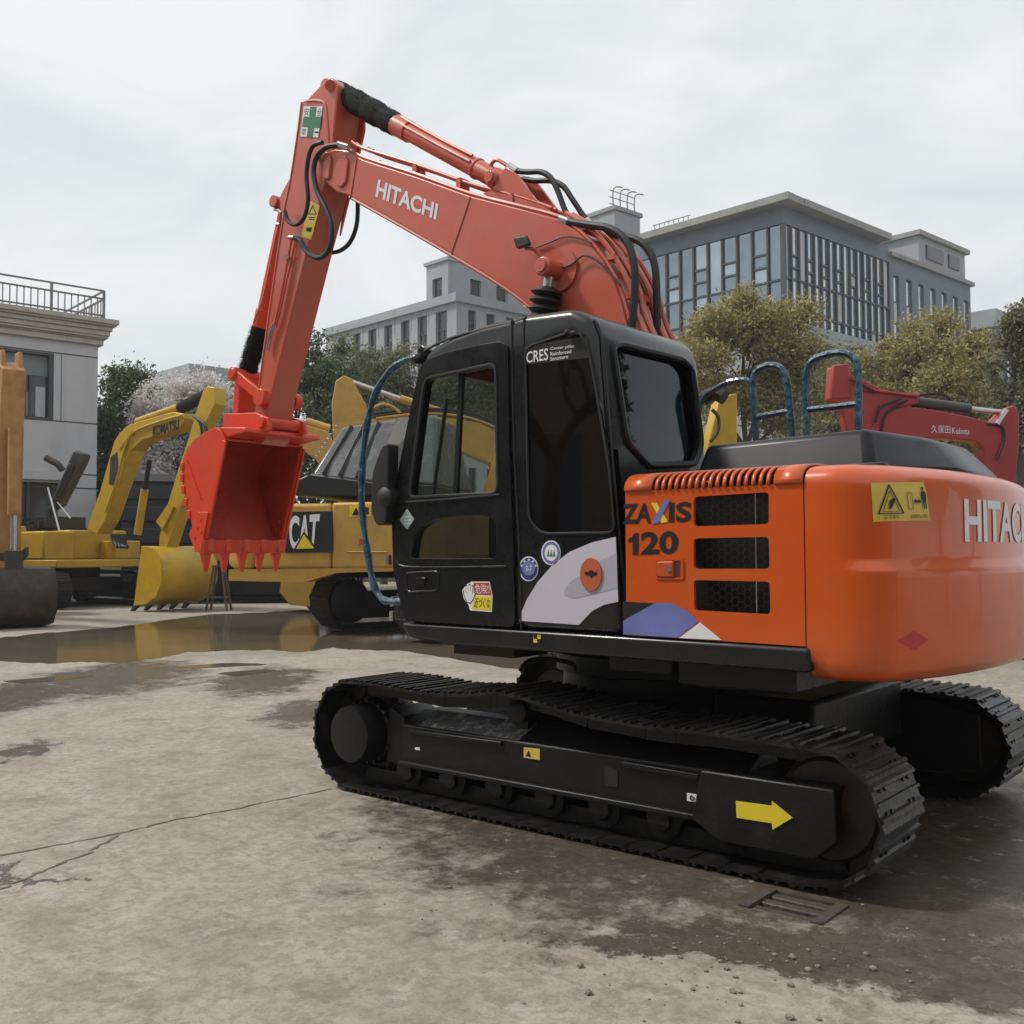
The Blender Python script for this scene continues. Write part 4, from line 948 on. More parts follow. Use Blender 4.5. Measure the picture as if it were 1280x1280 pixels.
# pipes on the arm side
MB().tube([oY(a, c, AY+.03) for a, c in ((365, 297), (361, 318), (355, 350), (348, 385), (343, 405))], .010, 8).build('pipe', BOOMRED, ARM)
MB().tube([oY(a, c, AY+.03) for a, c in ((369, 300), (365, 322), (358, 352), (351, 385), (345, 408))], .008, 8).build('pipe', BOOMRED, ARM)
MB().cyl(oY(362, 297, AY+.03), oY(370, 297, AY+.03), .02, n=8).build('pipe_fitting', CHROME, ARM); MB().cyl(oY(358, 321, AY), oY(358, 321, AY+.05), .02, n=8).build('pipe_fitting', CHROME, ARM); MB().tube([oY(a, c, AY+.03) for a, c in ((343, 405), (340, 413), (337, 424), (335, 438))], .016, 8).build('pipe_fitting', CHROME, ARM)
# hoses hanging between boom and arm
hose([(403, 178), (392, 182), (386, 195), (383, 220), (385, 250), (380, 272), (370, 281), (360, 276), (356, 264)], .20, .018)
hose([(424, 181), (408, 184), (396, 196), (392, 215), (397, 240), (408, 262), (415, 285), (412, 310), (400, 322), (385, 316), (375, 300), (368, 297)], .22, .021)
hose([(414, 316), (426, 313), (438, 302), (446, 280), (447, 250), (444, 235)], -.14, .018)
MB().cyl(oY(423, 180, .22), oY(436, 184, .2), .024, n=10).build('hose_fitting', CHROME, ARM)
# bucket cylinder on the front of the arm
k0 = oY(359, 257, 0.0); k1 = oY(326, 410, 0.0); k2 = oY(309, 466, 0.0)
bcy = MB().cyl(k0, k1, .062, n=20).build('bucket_cylinder', BUCKETRED, EX, bevel=.008)
kd = (k1-k0).normalized(); strut('cylinder_head', k1-kd*.16, k1, .075, BUCKETRED, bcy)
MB().cyl(k0+Vector((0, -.12, 0)), k0+Vector((0, .15, 0)), .05, n=16).build('pin', BOOMRED, bcy)
bristle_sleeve('rod_sleeve', k1, k2-kd*.02, .085, bcy, 2600, .028, .05)
MB().tube([oY(a, c, .12) for a, c in ((350, 275), (344, 300), (336, 340), (328, 375), (320, 395), (317, 404))], .010, 6).build('cylinder_pipe', BOOMRED, bcy)
MB().tube([oY(a, c, .12) for a, c in ((343, 262), (349, 263), (352, 266))], .014, 6).build('pipe_fitting', CHROME, bcy); MB().cyl(oY(347, 281, .11), oY(351, 281, .11), .022, n=8).build('pipe_fitting', CHROME, bcy)
# bucket linkage
p_arm = oY(326, 497, .17); p_top = oY(291, 467, .17); p_ear = oY(287, 527, .17)
for y in (.15, -.19):
    b = MB(); o_ = Vector((0, y-.17, 0)); b.beam(p_arm+o_, p_top+o_, .04, .09); b.cyl(p_arm+o_+Vector((0, -.03, 0)), p_arm+o_+Vector((0, .045, 0)), .075, n=20); b.cyl(p_top+o_+Vector((0, -.03, 0)), p_top+o_+Vector((0, .035, 0)), .06, n=20)
    b.build('guide_link', BUCKETRED, EX, bevel=.008)
pt = Vector((p_top.x, 0, p_top.z)); pe = Vector((p_ear.x, 0, p_ear.z))
b = MB(); b.beam(pt, pe, .24, .09, up=(1, 0, 0)); b.cyl(pt+Vector((0, -.19, 0)), pt+Vector((0, .19, 0)), .05, n=16); b.cyl(pe+Vector((0, -.18, 0)), pe+Vector((0, .18, 0)), .065, n=16); b.build('bucket_link', BUCKETRED, EX, bevel=.012)
# ---- bucket: two cheeks, curved shell, lip and teeth
BKY = .41
out = xz([(281, 548), (276, 538), (269, 534), (255, 541), (243, 549), (234, 561), (228, 576), (227, 592), (228, 606), (232, 625), (237, 645), (243, 668), (249, 688)], BKY)
mouth = xz([(281, 551), (266, 625), (257, 672), (254, 690)], BKY)
ck = out+mouth[::-1]
bk = empty('bucket_origin') if False else None
shell_o = out[0:]; b = MB()
# shell thickness inward
def off_curve(C, d):
    o = []
    for i in range(len(C)):
        a = Vector(C[max(0, i-1)]); c = Vector(C[min(len(C)-1, i+1)]); t = (c-a).normalized(); n = Vector((t.y, -t.x)); o.append(tuple(Vector(C[i])+n*d))
    return o
cen = Vector((sum(p[0] for p in ck)/len(ck), sum(p[1] for p in ck)/len(ck)))
si = off_curve(shell_o, .025)
if (Vector(si[6])-cen).length > (Vector(shell_o[6])-cen).length: si = off_curve(shell_o, -.025)
b.prism(shell_o+si[::-1], -BKY+.001, BKY-.001)
BK = b.build('bucket', BUCKETRED, EX, ang=50)
for y in (BKY-.022, -BKY):
    b = MB(); b.prism(ck, y, y+.022); b.build('bucket_cheek', BUCKETRED, BK, bevel=.004)
    e2 = y+.022 if y > 0 else y
    MB().beam(Vector((mouth[0][0], e2, mouth[0][1])), Vector((mouth[2][0], e2, mouth[2][1])), .02, .05, up=(1, 0, 0)).build('cheek_edge', BUCKETRED, BK, bevel=.004)
    # side cutter
    sc_ = xz([(263, 640), (251, 640), (239, 668), (247, 690), (254, 690), (258, 668)], BKY)
    MB().prism(sc_, e2-(.015 if y > 0 else .025), e2+(.025 if y > 0 else .015)).build('side_cutter', BUCKETRED, BK, bevel=.005)
    for q in ((254, 650), (250, 660), (247, 672), (255, 665)):
        w_ = oY(*q, BKY); MB().cyl((w_.x, e2-.02, w_.z), (w_.x, e2+.032, w_.z), .012, n=8).build('cutter_bolt', BUCKETRED, BK)
INSIDE_SHADE = mat('shaded_red_inside', (.42, .030, .012), .55, var=.3, vscale=4, dirt=(.14, .014, .008), dirt_amt=.6, dirt_scale=3)  # darker red painted inside the bucket to stand for its shade
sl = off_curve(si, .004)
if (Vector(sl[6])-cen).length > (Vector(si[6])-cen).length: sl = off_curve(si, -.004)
b = MB(); n_ = len(sl); b.add([(x, -BKY+.03, z) for x, z in sl]+[(x, BKY-.03, z) for x, z in sl], [(i, i+1, n_+i+1, n_+i) for i in range(n_-1)]); b.build('inner_shade_sheet', INSIDE_SHADE, BK, ang=50, fix=False)
for y in (-BKY+.026, BKY-.027): MB().prism(inset(ck, .03), y, y+.001).build('inner_shade_sheet', INSIDE_SHADE, BK, ang=0)
# scalloped wear ribs on the back edge of the near cheek
for q in ((227.5, 583), (227.5, 597), (229, 612), (232, 628), (236, 643)):
    w_ = oY(*q, BKY); MB().box(w_.x-.03, w_.x+.02, BKY-.03, BKY+.012, w_.z-.035, w_.z+.035).build('wear_lug', BUCKETRED, BK, bevel=.006)
MB().beam(oY(234, 575, BKY+.002), oY(252, 625, BKY+.002), .006, .012, up=(0, 1, 0)).build('weld_seam', BUCKETRED, BK)
lip0 = Vector((mouth[-1][0], 0, mouth[-1][1])); lo2 = Vector((out[-1][0], 0, out[-1][1]))
MB().prism([(lip0.x-.05, lip0.z+.10), (lo2.x+.01, lo2.z+.10), (lo2.x, lo2.z-.01), (lip0.x-.02, lip0.z-.015)], -BKY-.02, BKY+.02).build('lip', BUCKETRED, BK, bevel=.008)
for k in range(5):
    y = -BKY+.045+k*(2*BKY-.09)/4; lx = (lip0.x+lo2.x)/2
    t = MB().hexa([(lx-.05, y-.040, lip0.z+.03), (lx+.05, y-.040, lip0.z+.03), (lx+.05, y+.040, lip0.z+.03), (lx-.05, y+.040, lip0.z+.03)], [(lx-.008, y-.018, lip0.z-.175), (lx+.008, y-.018, lip0.z-.175), (lx+.008, y+.018, lip0.z-.175), (lx-.008, y+.018, lip0.z-.175)])
    t.build('tooth', BUCKETRED, BK, bevel=.008)
    MB().box(lx-.075, lx-.035, y-.03, y+.03, lip0.z+.0, lip0.z+.11).build('tooth_adapter', BUCKETRED, BK, bevel=.006)
# hinge ears and top plate
tb = oY(300, 545, .2)
for y in (.17, -.20):
    MB().prism([(p_ear.x+.05, p_ear.z+.07), (p_ear.x-.08, p_ear.z+.06), (3.80, 2.62), (3.62, 2.56), (3.60, 2.46), (3.85, 2.40), (p_ear.x+.05, p_ear.z-.13)], y, y+.035).build('hinge_ear', BUCKETRED, BK, bevel=.006)
hp = oY(318, 545, 0)
MB().cyl((3.70, -.22, 2.53), (3.70, .23, 2.53), .05, n=16).build('hinge_pin', BUCKETRED, BK, bevel=.006)
MB().prism([(out[0][0], out[0][1]+.01), (out[1][0], out[1][1]-.0), (out[2][0], out[2][1]), (3.68, 2.47), (3.66, 2.43)], -BKY+.02, BKY-.02).build('top_plate', BUCKETRED, BK, bevel=.01)

# ================================================================== other machines in the yard
CATY = mat('weathered_yellow_paint', (.50, .29, .055), .42, var=.12, vscale=3, dirt=(.22, .15, .07), dirt_amt=.5, dirt_scale=2.5)
KOMY = mat('bright_yellow_paint', (.50, .31, .018), .40, var=.1, vscale=3, dirt=(.20, .14, .05), dirt_amt=.45, dirt_scale=2.5)
TANY = mat('tan_yellow_paint', (.40, .20, .06), .55, var=.2, vscale=4, dirt=(.14, .08, .04), dirt_amt=.6, dirt_scale=3)
KUBR = mat('crimson_paint', (.34, .034, .032), .38, var=.1, dirt=(.2, .05, .05), dirt_amt=.4, dirt_scale=3)
BKDARK = mat('worn_dark_bucket_steel', (.045, .038, .033), .5, metal=.3, var=.35, dirt=(.12, .09, .06), dirt_amt=.6, dirt_scale=3)
BODYGREY = mat('dark_grey_panel', (.05, .053, .06), .45, var=.15)
ENGINE = mat('dark_engine_parts', (.02, .02, .021), .6, var=.4)
def hdir(a): return RH*math.cos(R_(a))-FH*math.sin(R_(a))      # a = degrees turned from picture-right towards the viewer
def generic_path(L, H):
    r = H/2-.04; cx = L/2-H/2; P = [(x, .045) for x in (-cx, -cx/2, 0, cx/2, cx)]
    P += [(cx+r*math.cos(R_(a)), H/2+r*math.sin(R_(a))) for a in range(-80, 91, 20)]
    P += [(cx*.5, H-.06), (0, H-.05), (-cx*.5, H-.06)]
    P += [(-cx+r*math.cos(R_(a)), H/2+r*math.sin(R_(a))) for a in range(90, 271, 20)]
    return [Vector((x, 0, z)) for x, z in P]
class Machine:
    def __init__(s, name, label, px, depth, head, track_head, paint, k=1.0, group=None, tracks=True, L=4.3, H=.95, gauge=2.4, sw=.6, z0=0, base=None):
        s.base = base if base is not None else gnd(px, depth); s.h = hdir(head); s.k = k; s.paint = paint
        s.lat = Vector((-s.h.y, s.h.x, 0)); rz = math.atan2(s.h.y, s.h.x)
        s.root = empty(name, s.base, rz); tag(s.root, label, 'excavator', group)
        td = hdir(track_head); s.tr = math.atan2(td.y, td.x)-rz
        if tracks:
            for sy in (1, -1):
                make_track(s.root, sy*gauge/2*k, [q*k for q in generic_path(L, H)], 38, sw*k, STEEL, s.tr)
                b = MB(); b.prism([(-L/2*k+.35*k, .2*k), (L/2*k-.35*k, .2*k), (L/2*k-.3*k, .62*k), (-L/2*k+.3*k, .62*k)], (sy*gauge/2-.22)*k, (sy*gauge/2+.22)*k); b.rot(s.tr)
                fr = b.build('track_frame', FRAMEBLK, s.root, bevel=.03)
                for e_ in (-1, 1):
                    b = MB(); b.lathe((e_*(L/2-H/2)*k, sy*gauge/2*k-.28*k, H/2*k), (0, 1, 0), [(.1*k, 0), (.34*k, .08*k), (.34*k, .48*k), (.22*k, .56*k)], 20); b.rot(s.tr); b.build('wheel', FRAMEBLK, fr)
            b = MB(); b.box(-.8*k, .8*k, -1.0*k, 1.0*k, .4*k, .75*k); b.lathe((0, 0, .7*k), (0, 0, 1), [(.7*k, 0), (.7*k, .32*k)], 24); b.rot(s.tr); b.build('centre_frame', FRAMEBLK, s.root)
    def P(s, px, py, y=0.0):      # photo point on the machine's upright plane at lateral y -> local coordinates
        p = on_plane(px, py, s.base+s.lat*y, s.lat)-s.base
        return Vector((p.dot(s.h), y, p.z))
    def W(s, p): return Vector(((p-s.base).dot(s.h), (p-s.base).dot(s.lat), p.z))
    def poly(s, pts, y=0.0): return [((q := s.P(a, c, y)).x, q.z) for a, c in pts]
    def part(s, name, poly, y0, y1, m=None, bevel=.02, parent=None):
        return MB().prism(poly, y0, y1).build(name, m or s.paint, parent or s.root, bevel=bevel)
    def cyl(s, name, a, c, r, m=None, y=0.0, parent=None, r1=None):
        return MB().cyl(s.P(*a, y), s.P(*c, y), r, r1).build(name, m or s.paint, parent or s.root)
    def body(s, hood=True, cab=True):
        k = s.k; r = s.root
        MB().box(-2.2*k, 1.5*k, -1.3*k, 1.3*k, 1.02*k, 1.22*k).build('deck', s.paint, r, bevel=.03)
        cwp = [(-2.0, 1.34), (-2.4, 1.34), (-2.7, 1.2), (-2.85, .8), (-2.9, 0), (-2.85, -.8), (-2.7, -1.2), (-2.4, -1.34), (-2.0, -1.34)]
        b = MB(); b.extr([(x*k, y*k, 1.08*k) for x, y in cwp], (0, 0, 1.1*k)); b.build('counterweight', s.paint, r, bevel=.09, seg=3)
        for sy in (1, -1):
            MB().box(-1.97*k, -.45*k, (1.0 if sy > 0 else -1.32)*k, (1.32 if sy > 0 else -1.0)*k, 1.225*k, 2.1*k).build('side_door', s.paint, r, bevel=.04)
        MB().box(-1.95*k, -.5*k, -.98*k, .98*k, 1.225*k, 2.08*k).build('engine', ENGINE, r)
        MB().box(-.4*k, .9*k, -1.3*k, -.45*k, 1.225*k, 1.95*k).build('fuel_tank', s.paint, r, bevel=.05)
        if hood:
            b = MB(); b.hexa([(-1.95*k, -.95*k, 2.105*k), (-.55*k, -.95*k, 2.105*k), (-.55*k, .95*k, 2.105*k), (-1.95*k, .95*k, 2.105*k)], [(-1.8*k, -.8*k, 2.4*k), (-.65*k, -.8*k, 2.4*k), (-.65*k, .8*k, 2.4*k), (-1.8*k, .8*k, 2.4*k)]); b.build('hood', BODYGREY, r, bevel=.05)
        if cab:
            pf = [(-.25, 1.225), (1.5, 1.225), (1.62, 1.7), (1.45, 2.5), (1.25, 2.95), (-.2, 3.0), (-.3, 2.9)]
            pf = [(x*k, z*k) for x, z in pf]; sh = MB().prism(pf, .42*k, 1.36*k).mesh('cab', s.paint, 0); bevel_mesh(sh, .05*k, 3, 25)
            wn = rpoly([(.35*k, 1.75*k), (1.45*k, 1.75*k), (1.3*k, 2.5*k), (1.18*k, 2.82*k), (.35*k, 2.85*k)], .06*k); w2 = rpoly([(-.2*k, 1.8*k), (.25*k, 1.8*k), (.25*k, 2.85*k), (-.2*k, 2.85*k)], .06*k)
            fr_ = [(a, c) for a, c in rpoly([(.52*k, 1.4*k), (1.26*k, 1.4*k), (1.26*k, 2.8*k), (.52*k, 2.8*k)], .05*k)]
            nn = len(fr_); front = MB().add([(2.0*k, a, c) for a, c in fr_]+[(.9*k, a, c) for a, c in fr_], [list(range(nn)), list(range(2*nn-1, nn-1, -1))]+[(i, (i+1) % nn, nn+(i+1) % nn, nn+i) for i in range(nn)]).mesh('c', None, 0)
            me = boolean(sh, [MB().prism(inset(pf, .06*k), .48*k, 1.30*k).mesh('c', None, 0), MB().prism(wn, 0, 2*k).mesh('c', None, 0), MB().prism(w2, 0, 2*k).mesh('c', None, 0), front])
            cb = objm('cab', me, BODYGREY, r)
            for y in (.45*k, 1.32*k):
                MB().prism(inset(wn, -.01), y, y+.006).build('cab_window', GLASSM, cb, ang=0); MB().prism(inset(w2, -.01), y, y+.006).build('cab_window', GLASSM, cb, ang=0)
    def bucket(s, pts, w, m=None, teeth=True, tooth_dir=(0, -1)):
        """pts: outer back curve from hinge side to the lip, local xz"""
        m = m or s.paint; o = pts; cen = Vector((sum(p[0] for p in o)/len(o), sum(p[1] for p in o)/len(o)))
        inn = [tuple(Vector(p)+(cen-Vector(p)).normalized()*.04) for p in o]
        bk = MB().prism(o+inn[::-1], -w/2+.002, w/2-.002).build('bucket', m, s.root, ang=50)
        for y in (-w/2, w/2-.03): MB().prism(o, y, y+.03).build('bucket_cheek', m, bk, bevel=.006)
        lip = o[-1]; td = Vector(tooth_dir).normalized(); nn = Vector((-td.y, td.x))
        if teeth:
            for i in range(5):
                y = -w/2+.08+i*(w-.16)/4; L_ = Vector(lip)
                A = L_-td*.10; B_ = L_+td*.22; q = lambda c, h, ww: [(c.x-nn.x*h, y-ww, c.y-nn.y*h), (c.x+nn.x*h, y-ww, c.y+nn.y*h), (c.x+nn.x*h, y+ww, c.y+nn.y*h), (c.x-nn.x*h, y+ww, c.y-nn.y*h)]
                MB().hexa(q(A, .07, .06), q(B_, .02, .05)).build('tooth', BKDARK, bk)
        return bk

# ---- yellow excavator with its engine hood propped open
k_ = Machine('excavator', 'bright yellow excavator with open engine hood, bucket resting on the concrete', 90, 28.5, 36, 42, KOMY, 1.05, L=4.1)
k_.body(hood=False, cab=False)
bp_ = k_.poly([(118, 662), (124, 642), (134, 615), (144, 580), (152, 552), (158, 543), (170, 532), (200, 523), (225, 516), (238, 518), (241, 524), (234, 535), (221, 541), (187, 551), (172, 564), (163, 590), (154, 612), (141, 650), (130, 668)])
bo = k_.part('boom', bp_, -.22, .22)
c4 = [k_.P(a, c, -.23) for a, c in ((190, 545), (224, 533), (224, 545), (190, 557))]
text_on('brand_text', 'KOMATSU', BLKST, bo, quadmap(*[k_.P(a, c, -.235) for a, c in ((191, 533), (223.5, 524), (223.5, 536), (190.5, 546))]), .04)
k_.cyl('arm_cylinder', (172, 527), (230, 507), .10); ck_ = k_.cyl('cylinder_sleeve', (226, 510), (264, 491), .15, BRISTLE)
ap_ = k_.poly([(262, 486), (267, 484), (275, 485), (276, 506), (264, 530), (246, 600), (228, 648), (214, 690), (206, 690), (206, 672), (218, 626), (232, 580), (244, 545), (250, 522)])
k_.part('arm', ap_, -.17, .17)
k_.cyl('bucket_cylinder', (272, 545), (240, 632), .08)
MB().cyl(k_.P(232, 628, 0), k_.P(214, 664, 0), .05).build('bucket_link', k_.paint, k_.root)
for y in (-.24, .2): MB().prism(k_.poly([(205, 652), (222, 628), (227, 634), (213, 662)]), y, y+.05).build('guide_link', k_.paint, k_.root)
for y in (-.62, .62):
    MB().cyl(k_.P(172, 668, y), k_.P(181, 612, y), .10).build('boom_cylinder', k_.paint, k_.root)
    MB().cyl(k_.P(181, 612, y), k_.P(187, 575, y), .06).build('cylinder_rod', BRISTLE, k_.root)
s_ = k_.part('boom_recess_cover', k_.poly([(148, 572), (156, 566), (158, 590), (154, 608), (146, 606)]), -.235, -.222, BKDARK, .02)
MB().box(-.44, .55, -.42, 1.35, 1.29, 2.1).build('valve_cover', KOMY, k_.root, bevel=.05)
MB().box(.57, 1.3, .5, 1.3, 1.29, 1.8).build('step_box', KOMY, k_.root, bevel=.04)
for i in range(4): MB().tube([k_.P(a, c, -.35) for a, c in ((140+i*5, 668), (142+i*5, 676+2*i), (147+i*4, 684))], .05, 6).build('hose', RUBBER, k_.root)
# bucket from its outline
q = k_.poly([(206, 690), (188, 684), (184, 700), (181, 725), (180, 744), (186, 752)])
x0 = k_.P(214, 690, 0); xg = k_.P(207, 757, 0)
bp2 = [(x0.x-.05, x0.z+.15), (x0.x+.45, x0.z+.10), (x0.x+.78, x0.z-.25), (x0.x+.80, x0.z-.70), (x0.x+.55, x0.z-1.10), (x0.x+.15, .20), (x0.x-.35, .14)]
k_.bucket(bp2, 1.65, tooth_dir=(-.6, -.5))
for pts in (((150, 562), (168, 540), (200, 527), (228, 519)), ((242, 520), (250, 528), (252, 545), (244, 560)), ((246, 522), (258, 535), (256, 560), (244, 580)), ((132, 640), (146, 600), (156, 560), (166, 538))): MB().tube([k_.P(a, c, -.27) for a, c in pts], .035, 6).build('hose', RUBBER if pts[0][0] > 200 else KOMY, k_.root)
# open hood, prop, engine bits
hq = [(57, 640), (72, 606), (91, 562), (105, 567), (100, 580), (73, 632)]; hn = (FH*.9+RH*.3)
HM = MB().extr([k_.W(at(a, c, 28.2)) for a, c in hq], k_.W(k_.base+hn*.35)); hd = HM.build('raised_hood', BODYGREY, k_.root, bevel=.06, seg=3)
MB().extr([k_.W(at(a, c, 28.1)) for a, c in ((62, 632), (86, 578), (92, 581), (70, 634))], k_.W(k_.base+hn*.1)).build('hood_lining', ENGINE, hd, bevel=.03)
MB().cyl(k_.W(at(60, 610, 28)), k_.W(at(79, 682, 27.5)), .03).build('hood_prop', CHROME, k_.root); MB().cyl(k_.W(at(72, 628, 28)), k_.W(at(88, 648, 27.8)), .025).build('hood_prop', CHROME, k_.root)
MB().tube([k_.W(at(a, c, 28.1)) for a, c in ((78, 588), (72, 580), (64, 576), (57, 572))], .09, 8).build('exhaust', BKDARK, hd)
for i in range(9):
    x = -1.8+.17*i; MB().box(x, x+.13, -.8+.1*(i % 3), .6, 2.15, 2.25+.12*((i*7) % 3)).build('engine_cover', ENGINE, k_.root, bevel=.02)
text_on('model_text', '350', REDST, k_.root, lambda u, v: Vector((-2.05-.28*(1-u)+.0, -1.435, 1.45+.55*v)), .03)
MB().box(-2.44, -2.06, -1.43, -1.425, 1.3, 2.1).build('model_panel', BKDARK, k_.root)

# ---- tan excavator whose upright arm stands on its dark bucket (rest of the machine lies off to the side)
t_ = Machine('excavator', 'tan excavator arm standing on a wide dark worn bucket beside the pale building', 0, 0, 48, 48, TANY, 1.05, base=gnd(9, 20.0)-hdir(48)*6.0)
t_.body()
fx = 6.0
t_.part('arm', [(fx-.28, 5.05), (fx-.05, 5.25), (fx+.30, 5.05), (fx+.22, 4.2), (fx+.10, 1.45), (fx-.16, 1.45), (fx-.42, 3.6)], -.22, .22)
for y in (-.2, .12): t_.part('arm_clevis', [(fx-.22, 5.0), (fx-.12, 5.45), (fx+.1, 5.45), (fx+.2, 5.0)], y, y+.08)
t_.part('boom', [(fx-.35, 4.1), (fx-.3, 4.6), (fx-2.2, 5.2), (fx-3.6, 4.2), (.2, 1.9), (.5, 1.6), (1.0, 1.9), (fx-3.0, 3.5), (fx-2.0, 4.4)], -.25, .25)
MB().cyl((fx+.36, 0, 3.9), (fx+.40, 0, 2.2), .12).build('bucket_cylinder', TANY, t_.root); MB().cyl((fx+.40, 0, 2.2), (fx+.42, 0, 1.5), .06).build('cylinder_rod', CHROME, t_.root)
for y in (-.3, .25): MB().beam((fx+.42, y, 1.5), (fx-.05, y, 1.35), .05, .16).build('guide_link', BKDARK, t_.root)
MB().beam((fx+.42, 0, 1.5), (fx+.45, 0, 1.05), .3, .12, up=(1, 0, 0)).build('bucket_link', BKDARK, t_.root)
t_.bucket([(fx-.15, 1.2), (fx+.5, 1.15), (fx+.68, .8), (fx+.66, .35), (fx+.45, .08), (fx+.1, .02), (fx-.55, .02)], 1.5, BKDARK, teeth=False)

# ---- yellow excavator with the black CAT panel
c_ = Machine('excavator', 'yellow excavator with large CAT panel and dark ribbed hood, seen past the hanging orange bucket', 598, 18.8, 12, -38, CATY, 1.18, L=4.3, gauge=2.5)
k = c_.k
def S(px, py, y): return c_.P(px, py, y)
MB().box(-2.2*k, 1.6*k, -.6*k, .6*k, 1.06*k, 1.2*k).build('deck', CATY, c_.root, bevel=.03)
ysd = -1.38*k
# side body with rounded rear corner
xr = S(268, 690, ysd).x; xf = S(560, 690, ysd).x
zt_ = S(395, 627, ysd).z; zb_ = S(395, 712, ysd).z
cwp = [(xr+.75, -ysd), (xr+.3, -ysd-.12), (xr, -ysd-.55), (xr-.12, 0), (xr, ysd+.55), (xr+.3, ysd+.12), (xr+.75, ysd)]
b = MB(); b.extr([(x, y, zb_) for x, y in cwp], (0, 0, zt_-zb_)); cw2 = b.build('counterweight', CATY, c_.root, bevel=.14, seg=4)
xm = S(412, 690, ysd).x
b = MB(); b.box(xr+.76, xm+.02, ysd, -ysd, zb_+.02, zt_-.03); b.build('engine_housing', CATY, c_.root, bevel=.06, seg=3)
MB().box(xm+.035, xf, ysd, ysd+.5, zb_+.02, zt_-.02).build('side_door', CATY, c_.root, bevel=.05, seg=3)
MB().box(xm+.035, xf, ysd+.53, -ysd, zb_+.02, zt_-.2).build('fuel_tank', CATY, c_.root, bevel=.05)
MB().tube([S(a, e_, ysd-.01) for a, e_ in ((434, 690), (460, 690), (484, 690))], .012, 6).build('door_crease', CATY, c_.root)
pan = [S(a, e_, ysd-.012) for a, e_ in ((357, 640), (416, 639), (416, 690), (357, 691))]
lp_ = MB().extr(pan, (0, -.02, 0)).build('logo_panel', BLKST, c_.root)
text_on('logo_text', 'CAT', WHITE, lp_, quadmap(*[S(a, e_, ysd-.036) for a, e_ in ((361, 645), (400, 642), (396, 686), (362, 687))]), .035)
MB().extr([S(a, e_, ysd-.038) for a, e_ in ((367, 687), (380, 664), (396, 686))], (0, -.004, 0)).build('logo_triangle', BLKST, lp_)
MB().extr([S(a, e_, ysd-.045) for a, e_ in ((370, 686), (380, 668), (393, 685.5))], (0, -.004, 0)).build('logo_triangle', YELST, lp_)
MB().extr([S(a, e_, ysd-.006) for a, e_ in ((437, 632), (464, 631), (464, 645), (437, 646))], (0, -.004, 0)).build('warning_sticker', YELST, c_.root)
MB().extr([S(a, e_, ysd-.014) for a, e_ in ((440, 644), (445, 634), (450, 644))], (0, -.003, 0)).build('sticker_symbol', BLKST, c_.root)
MB().extr([S(a, e_, ysd-.014) for a, e_ in ((454, 634), (461, 634), (461, 643), (454, 643))], (0, -.003, 0)).build('sticker_symbol', BLKST, c_.root)
MB().extr([S(a, e_, ysd-.006) for a, e_ in ((449, 674), (454, 674), (454, 681), (449, 681))], (0, -.003, 0)).build('red_tag', REDST, c_.root)
# sloping dark hood: long slanted rear face with ribs, shelf below
yh0, yh1 = ysd+.1, .9*k; TI = .75
HG = mat('grey_glossy_hood', (.075, .078, .083), .25, var=.15, dirt=(.16, .16, .16), dirt_amt=.4)
lowr = [S(a, e_, yh0) for a, e_ in ((369, 598), (388, 594), (478, 606), (545, 608))]
MB().prism(c_.poly([(368, 620), (369, 600), (388, 592), (478, 604), (545, 606), (545, 620)], yh0), yh0, yh1).build('hood_base', BLKST, c_.root, bevel=.03)
q1_, q2_, q3_ = S(388, 594, yh0), S(478, 604, yh0), S(545, 606, yh0)
r1_, r2_, r3_ = S(427, 534, yh0+TI), S(500, 523, yh0+TI), S(545, 519, yh0+TI)
up_ = lambda q, y: Vector((q.x, y, q.z))
b = MB(); b.add([q1_, q2_, q3_, up_(q3_, yh1), up_(q1_, yh1), r1_, r2_, r3_, up_(r3_, yh1-.5), up_(r1_, yh1-.5)], [(0, 1, 6, 5), (1, 2, 7, 6), (2, 3, 8, 7), (3, 4, 9, 8), (4, 0, 5, 9), (5, 6, 7, 8, 9), (4, 3, 2, 1, 0)])
hd2 = b.build('hood', HG, c_.root, bevel=.06, seg=3)
fq_ = quadmap(r1_, r2_, q2_, q1_)
for u0, u1 in ((.17, .19), (.40, .42), (.64, .66), (.97, .99)):
    a0, a1 = fq_(u0, .04), fq_(u1, .97); MB().beam(a0+Vector((0, -.02, .01)), a1+Vector((0, -.02, .01)), .07, .05, up=(0, 1, 1)).build('hood_rib', RUBBER, hd2)
MB().hexa([fq_(u, v)+Vector((0, -.01, .01)) for u, v in ((.86, .02), (1.45, .02), (1.4, .95), (.985, .97))], [fq_(u, v)+Vector((0, -.04, .04)) for u, v in ((.86, .02), (1.45, .02), (1.4, .95), (.985, .97))]).build('hood_side', BLKST, hd2)
for i in range(12):
    t = i/11; p = fq_(0, t)+Vector((0, -.03, .02)); MB().tube([p+Vector((-.08, 0, 0)), p+Vector((-.12, .02, .02)), p+Vector((-.03, .04, .04))], .012, 4, 1).build('grille_bar', CHROME, hd2)
# lower rear valance
MB().prism(c_.poly([(285, 712), (500, 709), (500, 714), (420, 716), (380, 728), (285, 726)], ysd), ysd+.02, ysd+.3).build('valance', CATY, c_.root)
# own boom going on past the orange machine's cab
c_.part('boom', c_.poly([(600, 640), (640, 520), (760, 430), (800, 440), (720, 540), (690, 640)]), -.3, .3)

